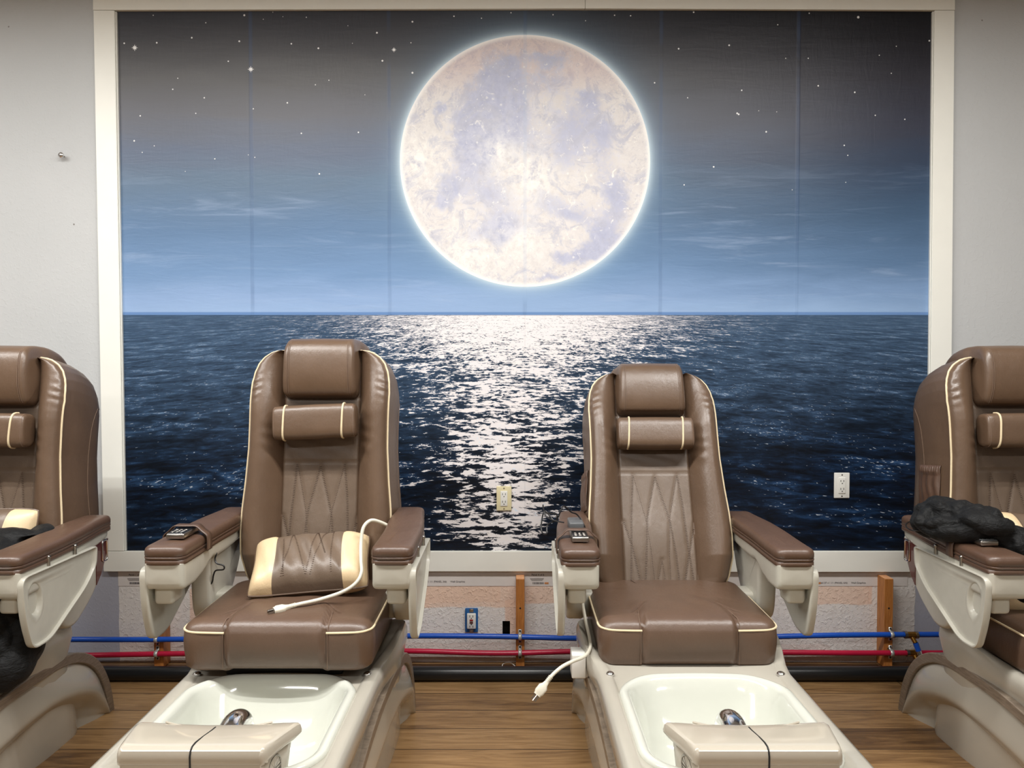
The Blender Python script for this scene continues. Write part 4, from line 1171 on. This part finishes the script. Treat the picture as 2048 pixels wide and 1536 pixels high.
remote(2, -1.02, 'silver remote control strapped on the armrest of the empty-seat chair', [at(1128, 1045, 2.62), at(1105, 1040, 2.64), at(1090, 1030, 2.66), at(1086, 1010, 2.68), at(1090, 1025, 2.64), at(1112, 1028, 2.64), at(1112, 1040, 2.64), at(1095, 1050, 2.64), at(1093, 1068, 2.62), at(1084, 1064, 2.64), at(1083, 1045, 2.66), at(1090, 1022, 2.68), at(1110, 1042, 2.66), at(1122, 1020, 2.66), at(1128, 1012, 2.68), at(1142, 1024, 2.70), at(1155, 1030, 2.72), at(1168, 1050, 2.70), at(1174, 1070, 2.66)])
remote(3, -.985, 'pale remote control half hidden beneath the black jacket, strapped on the armrest', light=True)
c = W(2, (-.338, -.88, .808))
ad = empty('power_adapter', c, 'dark grey power adapter block lying on the armrest behind the silver remote', 'power adapter')
MB().rbox((0, 0, .016), (.052, .10, .032), .006).build('adapter_body', GREY, ad)
MB().tube([(0, .05, .015), (.0, .07, .010), (.02, .09, .006)], .003, 8, sub=4).build('cable', BLACK, ad)
for i, y in ((1, -.995), (2, -1.005), (3, -.965)):       # leather straps over the remotes
    e, up, bk, lo = CH[i]
    rows = []
    prof = [(-.069, .752), (-.070, .780), (-.067, .800), (-.050, .815), (-.036, .829), (-.02, .831), (.02, .831), (.036, .829), (.050, .815), (.067, .800), (.070, .780), (.069, .752)]
    pr_ = crom([(a, b_, 0) for a, b_ in prof], 4)
    L = [[up((-.341+px, y+dy_+.010*math.sin(abs(px)*20), pz_)) for dy_ in (-.019, 0, .019)] for px, pz_, _ in pr_]
    ob = MB().grid(L).build('remote_strap', LEA, e); md = ob.modifiers.new('s', 'SOLIDIFY'); md.thickness = .0028; md.offset = 1
# loose dark cables behind chair bottoms
for i, sx, lb in ((1, .31, 'black cable bundle beneath the backrest of the left middle chair'), (2, -.30, 'black cable bundle beneath the backrest of the empty-seat chair')):
    c = W(i, (sx, -.67, .60)); e = empty('cable_bundle', c, lb, 'cable')
    rnd = random.Random(i); P = [(rnd.uniform(-.04, .04), rnd.uniform(-.03, .03), rnd.uniform(-.03, .045)) for k in range(16)]
    MB().tube([(-.05, .02, .0)]+P, .0042, 8, sub=6).build('cable', BLACK, e)

# ------------------------------------------------------------------ black garments
def blob_cloth(name, parts, label, cat, loc, voxel=.0065, disp=.014, seed=1, mat=NYLON, scale=.09):
    b = MB()
    for (c_, r_, rot) in parts:
        R_ = Matrix.Rotation(math.radians(rot[2]), 3, 'Z') @ Matrix.Rotation(math.radians(rot[1]), 3, 'Y') @ Matrix.Rotation(math.radians(rot[0]), 3, 'X')
        b.ell(tuple(Vector(c_)-Vector(loc)), r_, 24, 16, rot=R_)
    o_ = b.build(name, mat); o_.location = loc
    rm = o_.modifiers.new('r', 'REMESH'); rm.mode = 'VOXEL'; rm.voxel_size = voxel; rm.use_smooth_shade = True
    s1 = o_.modifiers.new('s', 'SMOOTH'); s1.iterations = 5
    tx = bpy.data.textures.new(name+'_fold', 'CLOUDS'); tx.noise_scale = scale; tx.noise_depth = 2
    d_ = o_.modifiers.new('d', 'DISPLACE'); d_.texture = tx; d_.strength = disp*2.4; d_.mid_level = .5; d_.texture_coords = 'LOCAL'
    tx2 = bpy.data.textures.new(name+'_crease', 'MUSGRAVE'); tx2.musgrave_type = 'RIDGED_MULTIFRACTAL'; tx2.noise_scale = scale*.9
    d2 = o_.modifiers.new('d2', 'DISPLACE'); d2.texture = tx2; d2.strength = -disp*1.5; d2.mid_level = .5; d2.texture_coords = 'LOCAL'
    s2 = o_.modifiers.new('s2', 'SMOOTH'); s2.iterations = 3
    return tag(o_, label, cat)
def j(px, py, d): return at(px, py, d)
jk = []
for (px, py, d_, r_, rot) in ((1858, 1030, 2.60, (.055, .07, .055), (0, 0, 0)), (1890, 1020, 2.58, (.075, .08, .048), (0, 18, 0)), (1925, 1028, 2.54, (.08, .08, .042), (0, 22, 0)), (1870, 1052, 2.55, (.075, .07, .035), (0, 12, 0)),
                              (1915, 1058, 2.50, (.09, .07, .036), (0, 8, 0)), (1960, 1052, 2.46, (.075, .08, .048), (0, 10, 0)), (1985, 1050, 2.44, (.05, .07, .06), (0, -20, 0)), (1960, 1035, 2.48, (.045, .06, .05), (0, 30, 0)),
                              (2020, 1085, 2.46, (.08, .09, .06), (0, 10, 0)), (2050, 1110, 2.48, (.10, .10, .08), (0, 10, 0)), (2040, 1150, 2.52, (.08, .09, .10), (0, 0, 0))):
    jk.append((j(px, py, d_), r_, rot))
blob_cloth('jacket', jk, 'crumpled black padded jacket lying over the armrest of the right edge chair', 'jacket', j(1940, 1050, 2.5), scale=.085, disp=.011)
tag(MB().tube([at(1850, 1050, 2.62), at(1835, 1044, 2.66), at(1818, 1044, 2.66), at(1812, 1052, 2.62), at(1822, 1060, 2.58), at(1845, 1062, 2.56)], .0022, 8, sub=6).build('drawstring', BLACK), 'thin black drawstring loop on the armrest beside the padded jacket', 'cord')
gk = []
for (px, py, d_, r_, rot) in ((30, 1068, 2.62, (.13, .10, .026), (0, -4, 0)), (-20, 1085, 2.6, (.14, .12, .05), (0, 0, 0)), (-20, 1120, 2.50, (.11, .12, .07), (0, 0, 0)), (10, 1165, 2.40, (.05, .12, .09), (0, 0, 0)), (38, 1205, 2.43, (.035, .12, .10), (0, 0, 0)), (58, 1245, 2.46, (.036, .08, .07), (0, 0, 0)), (45, 1285, 2.41, (.045, .09, .09), (0, 0, 0)),
                              (25, 1325, 2.37, (.055, .08, .075), (0, 0, 0)), (-20, 1330, 2.33, (.06, .08, .09), (0, 0, 0)), (-40, 1250, 2.36, (.08, .12, .20), (0, 0, 0)),
                              (12, 1355, 2.35, (.040, .05, .045), (0, 0, 0))):
    gk.append((j(px, py, d_), r_, rot))
blob_cloth('garment', gk, 'black garment draped over the seat side of the left edge chair, hanging down', 'garment', j(20, 1220, 2.4), disp=.012, scale=.16)
